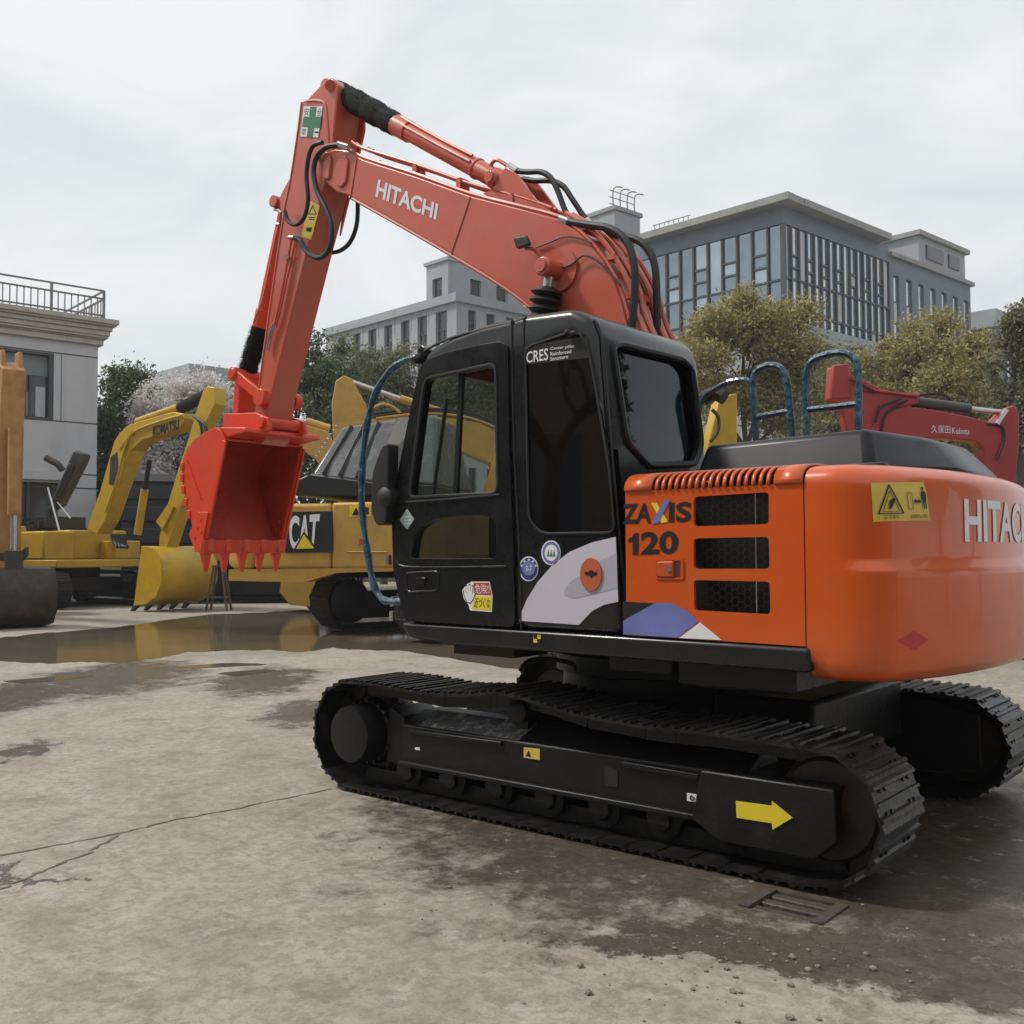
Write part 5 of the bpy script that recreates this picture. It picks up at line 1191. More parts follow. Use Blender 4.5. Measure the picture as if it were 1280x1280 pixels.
# ---- second yellow machine behind: boom crossing behind the cab glass, arm end above the dark hood
d_ = Machine('excavator', 'yellow excavator behind the dark ribbed hood, arm hanging down and boom lettered CAT', 690, 26, 172, 172, CATY, 1.2)
d_.body()
yb = -.28 if d_.lat.dot(FH) > 0 else .28
sg = -1 if yb < 0 else 1
dbm = d_.part('boom', d_.poly([(440, 560), (430, 545), (440, 530), (470, 525), (530, 520), (600, 530), (650, 560), (690, 640), (650, 640), (610, 580), (560, 560), (500, 565)]), -.27, .27)
d_.part('arm', d_.poly([(420, 478), (430, 471), (440, 475), (458, 508), (462, 560), (450, 640), (430, 640), (417, 560), (415, 505)]), -.22, .22)
MB().cyl(d_.P(436, 476, 0), d_.P(502, 499, 0), .06).build('cylinder_rod', CHROME, d_.root); MB().cyl(d_.P(500, 498, 0), d_.P(575, 523, 0), .1).build('arm_cylinder', CATY, d_.root)
MB().tube([d_.P(a, e_, yb) for a, e_ in ((466, 510), (478, 505), (490, 508), (500, 516))], .04, 6).build('boom_pipe', CATY, d_.root)
MB().extr([d_.P(a, e_, yb) for a, e_ in ((525, 528), (550, 534), (548, 552), (523, 548))], (0, sg*.02, 0)).build('logo_panel', BLKST, dbm)
text_on('logo_text', 'CAT', WHITE, dbm, quadmap(*[d_.P(a, e_, yb+sg*.03) for a, e_ in ((527, 530), (547, 535), (545, 549), (526, 546))]), .03)
text_on('brand_text', 'CATERPILLAR', WHITE, dbm, quadmap(*[d_.P(a, e_, yb+sg*.03) for a, e_ in ((525, 567), (553, 566), (553, 573), (525, 574))]), .02)

bx_ = d_.P(384, 740, 0).x
d_.bucket([(bx_-.5, 1.25), (bx_+.1, 1.3), (bx_+.55, 1.0), (bx_+.6, .5), (bx_+.35, .2), (bx_-.1, .15)], 1.5, tooth_dir=(-.5, -.6))
d_.part('arm_lower', d_.poly([(432, 600), (450, 600), (420, 705), (400, 705)]), -.18, .18)
for j in range(3): MB().tube([d_.P(a, e_-j*3, yb*(1-.3*j)) for a, e_ in ((470, 523), (530, 517), (590, 523), (640, 548), (668, 590))], .035, 6).build('boom_pipe', RUBBER if j else CATY, dbm)
# ---- third yellow machine, only its boom showing left of the dark hood
e2_ = Machine('excavator', 'yellow excavator with low arched boom showing between the orange bucket and dark hood', 345, 31, 176, 176, CATY, 1.2)
e2_.body(hood=False)
e2_.part('boom', e2_.poly([(300, 560), (305, 540), (330, 526), (365, 527), (410, 540), (440, 600), (420, 610), (395, 575), (375, 560), (340, 560)]), -.27, .27)
MB().cyl(e2_.P(330, 524, 0), e2_.P(385, 527, 0), .09).build('cylinder_rod', CHROME, e2_.root); MB().cyl(e2_.P(383, 527, 0), e2_.P(412, 536, 0), .13).build('arm_cylinder', CATY, e2_.root)
e2_.part('arm', e2_.poly([(296, 520), (310, 515), (325, 540), (322, 640), (300, 690), (285, 690), (290, 600)]), -.2, .2)

# ---- yellow arm end showing beside the rear window
f_ = Machine('excavator', 'yellow excavator mostly hidden, arm end showing behind the rear window and hand rail', 1000, 17, 168, 168, KOMY, 1.0)
f_.body(hood=False, cab=False)
f_.part('arm', f_.poly([(893, 505), (902, 496), (917, 493), (917, 560), (905, 640), (885, 640), (880, 560)]), -.15, .15)
f_.part('boom', f_.poly([(890, 600), (905, 570), (990, 600), (1010, 680), (960, 680), (930, 630)]), -.2, .2)
MB().tube([f_.P(a, e_, .3 if f_.lat.dot(FH) < 0 else -.3) for a, e_ in ((890, 512), (898, 522), (897, 540), (888, 552))], .03, 6).build('hose', RUBBER, f_.root)

# ---- crimson small excavator behind the counterweight
r_ = Machine('excavator', 'crimson excavator with folded boom lettered Kubota behind the orange counterweight', 1262, 14.5, 178, 178, KUBR, .72)
r_.body()
nr = -1 if r_.lat.dot(FH) > 0 else 1
rb = r_.part('boom', r_.poly([(1078, 545), (1098, 520), (1112, 512), (1128, 510), (1150, 512), (1200, 521), (1236, 530), (1252, 512), (1262, 508), (1268, 516), (1268, 560), (1262, 620), (1225, 620), (1224, 560), (1212, 552), (1175, 549), (1140, 549), (1110, 560)]), -.13, .13, bevel=.015)
r_.part('arm', r_.poly([(1037, 460), (1050, 456), (1058, 460), (1062, 470), (1085, 480), (1108, 492), (1142, 492), (1146, 505), (1120, 512), (1098, 530), (1086, 545), (1056, 545), (1048, 510), (1034, 500)]), -.10, .10)
for y in (-.09, .05): r_.part('arm_clevis', r_.poly([(1035, 500), (1038, 458), (1058, 456), (1060, 500)]), y*1.6-.02, y*1.6+.04)
MB().cyl(r_.P(1142, 502, 0), r_.P(1212, 511, 0), .075).build('arm_cylinder', mat('olive_grey_cylinder', (.06, .065, .055), .4), r_.root); MB().cyl(r_.P(1212, 511, 0), r_.P(1256, 516, 0), .04).build('cylinder_rod', CHROME, r_.root)
MB().beam(r_.P(1246, 530, .16*nr), r_.P(1258, 512, .16*nr), .05, .05).build('pin_link', CHROME, r_.root)
MB().tube([r_.P(a, e_, .12*nr) for a, e_ in ((1076, 486), (1100, 489), (1130, 493), (1150, 495))], .025, 6).build('pipe', KUBR, r_.root)
for pts in (((1094, 528), (1100, 510), (1112, 504), (1126, 498)), ((1102, 540), (1106, 520), (1120, 508), (1134, 500)), ((1236, 530), (1252, 533), (1255, 550), (1246, 575)), ((1150, 494), (1165, 492), (1180, 494), (1188, 500)), ((1062, 474), (1080, 482), (1095, 490))):
    MB().tube([r_.P(a, e_, .16*nr) for a, e_ in pts], .018, 6).build('hose', RUBBER, r_.root)
text_on('brand_text', '\u4e45\u4fdd\u7530', WHITE, rb, quadmap(*[r_.P(a, e_, .135*nr) for a, e_ in ((1164, 531), (1188, 532), (1188, 542), (1164, 541))]), .0)
text_on('brand_text', 'Kubota', WHITE, rb, quadmap(*[r_.P(a, e_, .135*nr) for a, e_ in ((1190, 534), (1212, 535.5), (1212, 543), (1190, 542))]), .0)

import numpy as np

# ================================================================== buildings
BU = Vector((math.cos(R_(-6.2)), math.sin(R_(-6.2)), 0)); BV = Vector((math.cos(R_(-99)), math.sin(R_(-99)), 0))
class Facade:
    def __init__(s, corner, d, root):
        s.c = corner; s.d = d.normalized(); s.n = Vector((s.d.y, -s.d.x, 0))
        if s.n.dot(CAM-corner) < 0: s.n = -s.n
        s.root = root; s.o = root.location
    def sz(s, px, py):
        p = on_plane(px, py, s.c, s.n)-s.c; return p.dot(s.d), p.z
    def pt(s, a, z, out=0.0): return s.c+s.d*a+s.n*out+Vector((0, 0, z-s.c.z))-s.o
    def slab(s, name, a0, a1, z0, z1, o0, o1, m, parent=None, bevel=0):
        q = lambda o: [s.pt(a0, z0, o), s.pt(a1, z0, o), s.pt(a1, z1, o), s.pt(a0, z1, o)]
        return MB().hexa(q(o0), q(o1)).build(name, m, parent or s.root, bevel=bevel)
    def wall(s, name, a0, a1, z0, z1, holes, m, th=.35):
        H = [[(h[0], h[2]), (h[1], h[2]), (h[1], h[3]), (h[0], h[3])] for h in holes]
        return MB().plate([(a0, z0), (a1, z0), (a1, z1), (a0, z1)], H, lambda a, z: s.pt(a, z, 0), -s.n*th).build(name, m, s.root, ang=0)
GREYST = mat('grey_stone_cladding', (.29, .31, .33), .75, var=.10, vscale=.6, dirt=(.19, .20, .21), dirt_amt=.5, dirt_scale=.9, streak=True)
BLUEGR = mat('blue_grey_cladding', (.115, .14, .175), .6, var=.1, vscale=.5, dirt=(.16, .18, .2), dirt_amt=.4, dirt_scale=.8, streak=True)
PALEST = mat('pale_parapet_stone', (.25, .25, .245), .75, var=.1, vscale=.7, dirt=(.15, .15, .15), dirt_amt=.5, dirt_scale=1.0, streak=True)
DKFRAME = mat('dark_window_frame', (.04, .045, .05), .45)
BGLASS = mat('building_glass', (.36, .42, .47), .07, metal=.75, var=.2, vscale=.3)
BGLASS2 = mat('building_glass_grey', (.52, .56, .57), .10, metal=.7, var=.2, vscale=.4)
BGLASS_DIM = mat('building_glass_dim', (.22, .265, .31), .07, metal=.75, var=.2, vscale=.4)  # left face panes painted darker to stand for their dimmer reflection
DGLASS = mat('building_glass_dark', (.03, .034, .038), .1, var=.4, vscale=.5, spec=.6)
WROOM = mat('light_render_wall', (.47, .475, .50), .8, var=.05, vscale=.5, bump=.05, bscale=8, dirt=(.33, .33, .335), dirt_amt=.45, dirt_scale=1.2, streak=True)
CORN = mat('cornice_stone', (.40, .375, .35), .8, var=.08, vscale=1.0, dirt=(.22, .205, .19), dirt_amt=.5, dirt_scale=1.6, streak=True)
RAILM = mat('grey_iron_railing', (.16, .16, .16), .5)
ROOFM = mat('roof_felt', (.2, .2, .2), .9)

# ---- glazed office building
g0 = at(985, 690, 62); g0.z = 0
GB = empty('office_building', g0); tag(GB, 'glazed blue-grey office building with overhanging pale parapet behind the trees', 'building')
LF = Facade(g0, BU, GB); RF = Facade(g0, BV, GB)
ztop = LF.sz(985, 246)[1]; zpar = LF.sz(985, 255)[1]; zband = LF.sz(985, 277)[1]; zglb = RF.sz(1010, 407)[1]
aL = LF.sz(800, 300)[0]; aR1 = RF.sz(1111, 340)[0]; aR2 = RF.sz(1213, 370)[0]; zR = RF.sz(1120, 318)[1]
LF.slab('parapet', -.9, aL, zpar, ztop, -1.0, .9, PALEST); RF.slab('parapet', 1.003, RF.sz(1100, 310)[0], zpar, ztop-.004, -1.0, .9, PALEST)
LF.slab('fascia', -.0, aL, zband, zpar-.005, -.6, .0, BLUEGR); RF.slab('fascia', 0, aR1, zband, zpar-.005, -.6, .002, BLUEGR)
RF.slab('fascia', aR1+.003, aR2, zband-.4, zR-.3, -.6, .0, BLUEGR); RF.slab('coping', aR1+.003, aR2+.3, zR-.297, zR, -.6, .25, PALEST)
LF.slab('roof_slab', .2, aL, ztop-.9, ztop-.6, -16, -1.05, ROOFM)
LF.slab('wall_base', .0, aL, 0, zglb, -.6, 0, GREYST); RF.slab('wall_base', .0, aR2, 0, zglb-1.0, -.6, .003, BLUEGR)
RF.slab('spandrel', 0, aR2, zglb-.995, zglb, -.6, .15, GREYST)
LF.slab('core', .7, aL, 0, zband, -14, -.9, DGLASS); RF.slab('core', 14.8, aR2, 0, zR, -8, -.9, DGLASS)
nL = 10; pw_ = aL/nL
for i in range(nL):
    a0, a1 = i*pw_, (i+1)*pw_; LF.slab('mullion', a0-.06, a0+.06, zglb, zband, -.25, .06, DKFRAME)
    hz_ = (zband-zglb); cuts_ = (0, .12, .42, .58, .72, 1) if i % 2 else (0, .12, .42, 1)
    for j in range(len(cuts_)-1):
        z0, z1 = zglb+hz_*cuts_[j], zglb+hz_*cuts_[j+1]
        LF.slab('pane', a0+.1, a1-.1, z0+.06, z1-.06, -.15-.02*((i*3+j) % 3), -.1, BGLASS_DIM if (i+j) % 3 else BGLASS); LF.slab('transom', a0+.09, a1-.09, z0-.06, z0+.06, -.2, .02, DKFRAME)
nR = 15; pr_ = aR1/nR
for i in range(nR+1):
    a0 = i*pr_; RF.slab('fin', a0-.06, a0+.06, zglb, zband, -.2, .06, DKFRAME)
    if i < nR:
        cuts_ = (0, .12, .45, .57, .70, 1) if i % 2 else (0, .12, .45, 1)
        for j in range(len(cuts_)-1):
            z0, z1 = zglb+(zband-zglb)*cuts_[j], zglb+(zband-zglb)*cuts_[j+1]
            RF.slab('pane', a0+.08, a0+pr_-.08, z0+.06, z1-.06, -.16-.02*((i*2+j) % 3), -.1, BGLASS if (i*2+j) % 3 else WROOM if (i+j) % 4 == 0 else BGLASS2); RF.slab('transom', a0+.08, a0+pr_-.08, z0-.06, z0+.06, -.2, .02, DKFRAME)
hol = []; nn = 7
for i in range(nn):
    a0 = aR1+(aR2-aR1)*(i+.35)/nn; hol.append((a0, a0+(aR2-aR1)/nn*.45, zglb+.3, zband-.8))
RF.wall('wall', aR1+.1, aR2, zglb+.002, zband-.405, hol, BLUEGR)
for h in hol:
    wn_ = RF.slab('window', h[0]+.002, h[1]-.002, h[2]+.002, h[3]-.002, -.32, -.2, DKFRAME); zs = [h[2]+.1, h[2]+(h[3]-h[2])*.3, h[2]+(h[3]-h[2])*.62, h[3]-.1]
    for j in range(3): RF.slab('window_pane', h[0]+.1, h[1]-.1, zs[j]+.04, zs[j+1]-.04, -.19, -.16, BGLASS2 if j != 1 else WROOM, wn_)
# stair head on the roof, right end
def block(name, px0, px1, pyt, depth, m, root, h):
    p = at(px0, pyt, depth)
    F = Facade(Vector((p.x, p.y, p.z-h)), BV, root); w_ = F.sz(px1, pyt)[0]
    F.slab(name, 0, w_, p.z-h, p.z, -3.5, 0, m); F.slab('coping', -.2, w_+.2, p.z+.003, p.z+.3, -3.7, .2, PALEST, None); return F, w_, p.z
pS = RF.pt(RF.sz(1192, 330)[0], zR, 0)+g0
sA, sB = RF.sz(1150, 330)[0], RF.sz(1208, 345)[0]; sz1 = RF.sz(1195, 313)[1]
RF.slab('roof_house', sA, sB, zR+.003, sz1, -6, -.1, GREYST); RF.slab('coping', sA-.3, sB+.3, sz1+.003, sz1+.35, -6.2, .2, PALEST)
RF.slab('roof_house_window', sA+(sB-sA)*.15, sA+(sB-sA)*.5, zR+.6, sz1-.5, -.09, .02, DGLASS); RF.slab('roof_house_window', sA+(sB-sA)*.62, sA+(sB-sA)*.85, zR+.6, sz1-.5, -.09, .02, DGLASS)
# lift tower at the left end with ladder cage
p = at(768, 262, 74); twz = p.z
TF = Facade(Vector((p.x, p.y, 0)), BV, GB); TL = Facade(Vector((p.x, p.y, 0)), BU, GB)
tw = TF.sz(800, 275)[0]; tl = TL.sz(728, 280)[0]
TF.slab('lift_tower', 0, tw, 0, twz, -tl, 0, GREYST); TF.slab('coping', -.15, tw+.15, twz+.003, twz+.3, -tl-.15, .15, PALEST)
TF.slab('tower_window', tw*.35, tw*.75, twz-5, twz-1.5, .003, .03, DGLASS)
cage = []
for i in range(4):
    a = tw*(.15+.28*i); q0 = TF.pt(a, twz+.3, -.5); MB().tube([q0, q0+Vector((0, 0, 1.3)), q0+BU*-.0+Vector((0, 0, 1.7))+BV*.4, q0+BV*1.0+Vector((0, 0, 1.8))], .05, 5, 3).build('ladder_hoop', RAILM, GB)
for j in range(3): MB().beam(TF.pt(0, twz+.6+j*.5, -.5), TF.pt(tw, twz+.6+j*.5, -.5), .05, .05).build('ladder_rail', RAILM, GB)
for i in range(8):
    MB().beam(LF.pt(aL-1-i*.4, ztop, -.4), LF.pt(aL-1-i*.4, ztop+.8, -.4), .04, .04, up=(1, 0, 0)).build('roof_rail', RAILM, GB)
MB().beam(LF.pt(aL-.8, ztop+.8, -.4), LF.pt(aL-4, ztop+.8, -.4), .05, .05).build('roof_rail', RAILM, GB)

# ---- grey office block behind the boom
c0 = at(571, 690, 68); c0.z = 0
OB = empty('office_block', c0); tag(OB, 'light grey office block with tall dark windows and a roof storey, under the raised boom', 'building')
L2 = Facade(c0, BU, OB); R2 = Facade(c0, BV, OB)
zt2 = L2.sz(571, 366)[1]; a2 = L2.sz(408, 405)[0]; b2 = R2.sz(760, 400)[0]
def windows(F, pxs, pyt, pyb, zrows, m):
    H = []
    for (x0, x1) in pxs:
        s0, s1 = sorted((F.sz(x0, 690)[0], F.sz(x1, 690)[0]))
        for z0, z1 in zrows: H.append((s0, s1, z0, z1))
    return H
zw1 = L2.sz(555, 388)[1]; rows = [(zw1-4.2, zw1), (zw1-9.6, zw1-5.4), (zw1-15, zw1-10.8)]
HL = windows(L2, [(545, 559), (522, 534), (501, 512), (480, 490), (460, 470), (441, 450), (422, 431)], 0, 0, rows, None)
HR = windows(R2, [(586, 596), (609, 620), (634, 645), (660, 671), (690, 702), (720, 732)], 0, 0, [(zw1-4.2+1.4, zw1), (zw1-9.6, zw1-5.4), (zw1-15, zw1-10.8)], None)
L2.wall('wall', .0, a2, 0, zt2-.6, HL, GREYST); R2.wall('wall', .36, b2, 0, zt2-.6, HR, GREYST)
L2.slab('cornice', -.25, a2+.2, zt2-.595, zt2, -1, .25, GREYST); R2.slab('cornice', -.25, b2, zt2-.594, zt2-.002, -1, .252, GREYST)
L2.slab('roof_slab', 1.01, a2, zt2-1.0, zt2-.7, -14, -.4, ROOFM)
for F, H in ((L2, HL), (R2, HR)):
    for h in H:
        wn_ = F.slab('window', h[0]+.002, h[1]-.002, h[2]+.002, h[3]-.002, -.32, -.24, DGLASS)
        mid = (h[0]+h[1])/2; zz = h[2]+(h[3]-h[2])*.68
        F.slab('window_frame', mid-.05, mid+.05, h[2]+.003, zz, -.235, -.18, DKFRAME, wn_); F.slab('window_frame', h[0]+.003, h[1]-.003, zz, zz+.1, -.235, -.18, DKFRAME, wn_)
        F.slab('window_pane', mid+.06, h[1]-.12, h[2]+.2, h[2]+(h[3]-h[2])*.5, -.235, -.2, BGLASS, wn_)
# roof storey, set back
p = at(560, 325, 74); pz = p.z; PL = Facade(Vector((p.x, p.y, zt2-.4)), BU, OB); PR = Facade(Vector((p.x, p.y, zt2-.4)), BV, OB)
pa = PL.sz(533, 335)[0]; pb = PR.sz(655, 360)[0]
hL = [(PL.sz(557-1, 345)[0] if False else pa*.28, pa*.72, pz-3.8, pz-1.1)]
PL.wall('roof_storey_wall', 0, pa, zt2-.39, pz, hL, GREYST)
hR = [(pb*.28, pb*.42, pz-3.6, pz-1.0), (pb*.62, pb*.77, pz-3.6, pz-1.0)]
PR.wall('roof_storey_wall', .36, pb, zt2-.39, pz, hR, GREYST)
PL.slab('roof_storey_top', -.15, pa+.15, pz+.003, pz+.25, -8, .15, GREYST)
for F, H in ((PL, hL), (PR, hR)):
    for h in H:
        wn_ = F.slab('window', h[0]+.002, h[1]-.002, h[2]+.002, h[3]-.002, -.32, -.24, DGLASS); mid = (h[0]+h[1])/2
        F.slab('window_frame', mid-.06, mid+.06, h[2]+.003, h[3]-.8, -.235, -.18, DKFRAME, wn_)
for i in range(6): MB().beam(R2.pt(pb+2+i*1.1, zt2, -.3), R2.pt(pb+2+i*1.1, zt2+.9, -.3), .05, .05, up=(1, 0, 0)).build('roof_rail', RAILM, OB)
MB().beam(R2.pt(pb+1.5, zt2+.9, -.3), R2.pt(pb+8, zt2+.9, -.3), .06, .06).build('roof_rail', RAILM, OB)
# vertical cladding joints
for i in range(8): L2.slab('cladding_joint', a2*(i+.5)/8-.02, a2*(i+.5)/8+.02, zt2-.6-1.2, zt2-.602, .001, .012, BLUEGR)

# ---- pale two-storey building at the left
w0 = at(119.5, 690, 34); w0.z = 0
WB = empty('yard_building', w0); tag(WB, 'pale rendered building with stone cornice and iron roof railing beside the open hood', 'building')
WF = Facade(w0, -BV, WB)        # facade runs back towards the viewer from the far corner
zc0 = WF.sz(119, 447)[1]; zc1 = WF.sz(119, 430)[1]
L_ = 16
wz1, wz0 = WF.sz(67, 442)[1], WF.sz(67, 526)[1]; wa0 = WF.sz(67, 500)[0]; wa1 = wa0+2.7
gz1 = WF.sz(60, 603)[1]; ga0 = WF.sz(73, 640)[0]
holes = [(wa0, wa1, wz0, wz1), (wa1+.25, wa1+2.9, wz0, wz1), (wa1+4.5, wa1+7.2, wz0, wz1), (ga0, ga0+2.6, .1, gz1), (ga0+4, ga0+6.6, .1, gz1)]
WF.wall('wall', 0, L_, 0, zc1, holes, WROOM, .3)
WF.slab('side_wall', 0, .3, 0, zc1, -9, -.302, WROOM); WF.slab('back_wall', .31, L_, 0, zc1, -9, -8.7, WROOM)
WF.slab('roof_slab', .31, L_, zc1-.4, zc1-.1, -8.69, -.31, ROOFM); WF.slab('room_floor', .31, L_, wz0-.9, wz0-.7, -8.69, -.31, ROOFM)
for z in (zc0, WF.sz(119, 530)[1], WF.sz(119, 594)[1], WF.sz(119, 611)[1]): WF.slab('wall_joint', 0, L_, z-.02, z+.02, .001, .008, DKFRAME)
WF.slab('wall_joint', wa0-.25, wa0-.22, wz0, wz1, .001, .006, BLUEGR)
WF.slab('string_course', ga0-.3, L_, gz1+.08, gz1+.35, .002, .12, WROOM)
# moulded cornice: stacked steps
zk = WF.sz(119, 432)[1]; zt3 = WF.sz(132, 402)[1]; hh = zt3-zk; ov = .52
steps = [(0, .22, .14), (.22, .27, .20), (.27, .36, .26), (.36, .55, .30), (.55, .72, .36), (.72, .80, .45), (.80, 1.0, ov)]
for i, (f0, f1, o_) in enumerate(steps):
    WF.slab('cornice', -o_, L_, zk+hh*f0+.002, zk+hh*f1, -9.2-o_*.1, o_, CORN, None, .02)
# windows with frames, blind and sashes
for (a0, a1, z0, z1) in holes[:3]:
    wn_ = WF.slab('window', a0+.003, a1-.003, z1-.08, z1-.003, -.25, -.02, DKFRAME)
    WF.slab('window_frame', a0+.003, a0+.14, z0+.003, z1-.083, -.25, -.02, DKFRAME, wn_); WF.slab('window_frame', a1-.14, a1-.003, z0+.003, z1-.083, -.25, -.02, DKFRAME, wn_); WF.slab('window_frame', a0+.145, a1-.145, z0+.003, z0+.1, -.25, -.02, DKFRAME, wn_)
    WF.slab('blind', a0+.145, a1-.145, z1-.75, z1-.09, -.22, -.2, mat('teal_grey_blind', (.16, .20, .21), .6), wn_)
    for f in (.25, .52, .78): WF.slab('sash', a0+(a1-a0)*f-.04, a0+(a1-a0)*f+.04, z0+.103, z1-.755, -.2, -.12, DKFRAME if f != .52 else RAILM, wn_)
    WF.slab('window_pane', a0+.145, a1-.145, z0+.103, z1-.755, -.24, -.225, DGLASS, wn_)
    WF.slab('curtain', a0+.2, a0+.5, z0+.103, z0+1.1, -.222, -.205, WROOM, wn_); WF.slab('curtain', a0+.6, a0+.78, z0+.103, z0+.9, -.222, -.205, GREYST, wn_)
for (a0, a1, z0, z1) in holes[3:]:
    wn_ = WF.slab('doorway', a0+.003, a1-.003, z0, z1-.003, -.25, -.2, DGLASS)
    for f in (.05, .35, .65, .95): WF.slab('door_frame', a0+(a1-a0)*f-.05, a0+(a1-a0)*f+.05, z0+.003, z1-.006, -.195, -.1, DKFRAME, wn_)
    WF.slab('door_frame', a0+.005, a1-.005, z0+(z1-z0)*.5, z0+(z1-z0)*.54, -.095, -.06, RAILM, wn_); WF.slab('door_pane', a0+(a1-a0)*.4, a0+(a1-a0)*.6, z0+.2, z0+(z1-z0)*.45, -.19, -.17, BGLASS2, wn_)
# railing
rz0 = zt3+.02; rz1 = WF.sz(132, 366)[1]; o_ = .2; aS = WF.sz(127, 390)[0]
np_ = 60
for i in range(np_):
    a = aS+i*.21
    if a > 9: break
    big = i % 8 == 0; MB().beam(WF.pt(a, rz0, o_), WF.pt(a, rz1-(0 if big else .26), o_), .07 if big else .03, .07 if big else .03, up=(1, 0, 0)).build('railing_post' if big else 'railing_bar', RAILM, WB)
for z in (rz1, rz1-.27, rz0+.12): MB().beam(WF.pt(aS, z, o_), WF.pt(9, z, o_), .06, .05).build('railing_rail', RAILM, WB)
for z in (rz1, rz1-.27, rz0+.12): MB().beam(WF.pt(aS, z, o_), WF.pt(aS, z, -8), .06, .05).build('railing_rail', RAILM, WB)
for i in range(30): MB().beam(WF.pt(aS, rz0, o_-.28*(i+1)), WF.pt(aS, rz1-.26, o_-.28*(i+1)), .03, .03, up=(1, 0, 0)).build('railing_bar', RAILM, WB)

# ---- two low roofs far off
def far_block(px, pyt, depth, px_l, px_r, label, group=None):
    c = at(px, 690, depth); c.z = 0; root = empty('far_building', c); tag(root, label, 'building')
    A = Facade(c, BU, root); B = Facade(c, BV, root); z = A.sz(px, pyt)[1]; a = A.sz(px_l, pyt+20)[0]; b_ = B.sz(px_r, pyt+20)[0]
    A.slab('wall', 0, a, 0, z-1.5, -b_, 0, BLUEGR); A.slab('parapet', -.4, a+.4, z-1.497, z, -b_-.4, .4, GREYST)
    for F, w_ in ((A, a), (B, b_)):
        for i in range(max(3, int(abs(w_)/1.8))):
            s0 = w_*(i+.25)/max(3, int(abs(w_)/1.8)); F.slab('window', s0, s0+1.0, z-5.5, z-2.6, .004, .05, BGLASS if i % 3 else PALEST)
    return root
far_block(237, 456, 88, 165, 300, 'distant blue-grey block with a row of windows behind the white blossom')
far_block(1248, 386, 85, 1212, 1330, 'distant blue-grey block beside the glazed office, above the end tree')

# ---- dark blue ribbed container behind the yellow machine
cz = gnd(230, 33); CT = empty('container', cz, math.atan2(hdir(-20).y, hdir(-20).x)); tag(CT, 'dark blue ribbed container behind the bright yellow excavator', 'container')
CBL = mat('dark_blue_container', (.014, .02, .036), .5, var=.2)
MB().box(-1.9, 2.1, -.1, 2.4, .1, 3.9).build('container_body', CBL, CT)
for i in range(5): MB().box(-1.92, 2.12, -.2, -.105, .35+i*.7, .85+i*.7).build('rib', CBL, CT, bevel=.05)
MB().box(-2.0, 2.2, -.25, -.11, 3.75, 3.98).build('top_rail', RAILM, CT)
# ---- small iron trestle by the yellow bucket
tg = gnd(274, 25.5); TS = empty('trestle', tg, math.atan2(RH.y, RH.x)); tag(TS, 'small rusty iron trestle standing beside the yellow bucket', 'trestle')
RU = mat('rusty_iron', (.10, .07, .05), .7, var=.3)
for sx in (-1, 1):
    for sy in (-1, 1): MB().beam((sx*.26, sy*.2, 0), (sx*.10, sy*.12, 1.1), .05, .05, up=(0, 1, 0)).build('leg', RU, TS)
    MB().beam((sx*.2, -.2, .35), (sx*.2, .2, .35), .04, .04).build('stretcher', RU, TS)
MB().beam((-.2, -.16, .35), (.2, -.16, .35), .04, .04).build('stretcher', RU, TS); MB().box(-.14, .14, -.15, .15, 1.1, 1.14).build('top', RU, TS)

# ================================================================== trees
def leafmat(name, c0, c1, c2):
    m = bpy.data.materials.new(name); m.use_nodes = True; t = m.node_tree; b = t.nodes['Principled BSDF']; L = t.links.new
    g = nd(t, 'ShaderNodeNewGeometry'); r = nd(t, 'ShaderNodeValToRGB'); e = r.color_ramp.elements
    e[0].position = 0; e[0].color = (*c0, 1); e[1].position = 1; e[1].color = (*c2, 1); x = e.new(.55); x.color = (*c1, 1)
    L(g.outputs['Random Per Island'], r.inputs['Fac']); L(r.outputs[0], b.inputs['Base Color']); b.inputs['Roughness'].default_value = .55
    tr = nd(t, 'ShaderNodeBsdfTranslucent'); L(r.outputs[0], tr.inputs['Color']); mx = nd(t, 'ShaderNodeMixShader', ins={'Fac': .42})
    L(b.outputs[0], mx.inputs[1]); L(tr.outputs[0], mx.inputs[2]); L(mx.outputs[0], t.nodes['Material Output'].inputs['Surface']); return m
GOLD = leafmat('golden_olive_leaves', (.17, .15, .055), (.33, .285, .11), (.52, .44, .19))
DARKG = leafmat('dark_green_leaves', (.045, .068, .026), (.09, .125, .05), (.19, .225, .10))
BLOS = leafmat('white_blossom', (.52, .48, .47), (.70, .66, .65), (.82, .79, .78))
OLIVE = leafmat('olive_leaves', (.09, .10, .05), (.17, .18, .09), (.30, .30, .16))
BARE = leafmat('grey_twig_leaves', (.06, .055, .05), (.09, .085, .075), (.14, .125, .11))
BARK = mat('tree_bark', (.055, .045, .036), .9, var=.3, vscale=8, bump=.4)
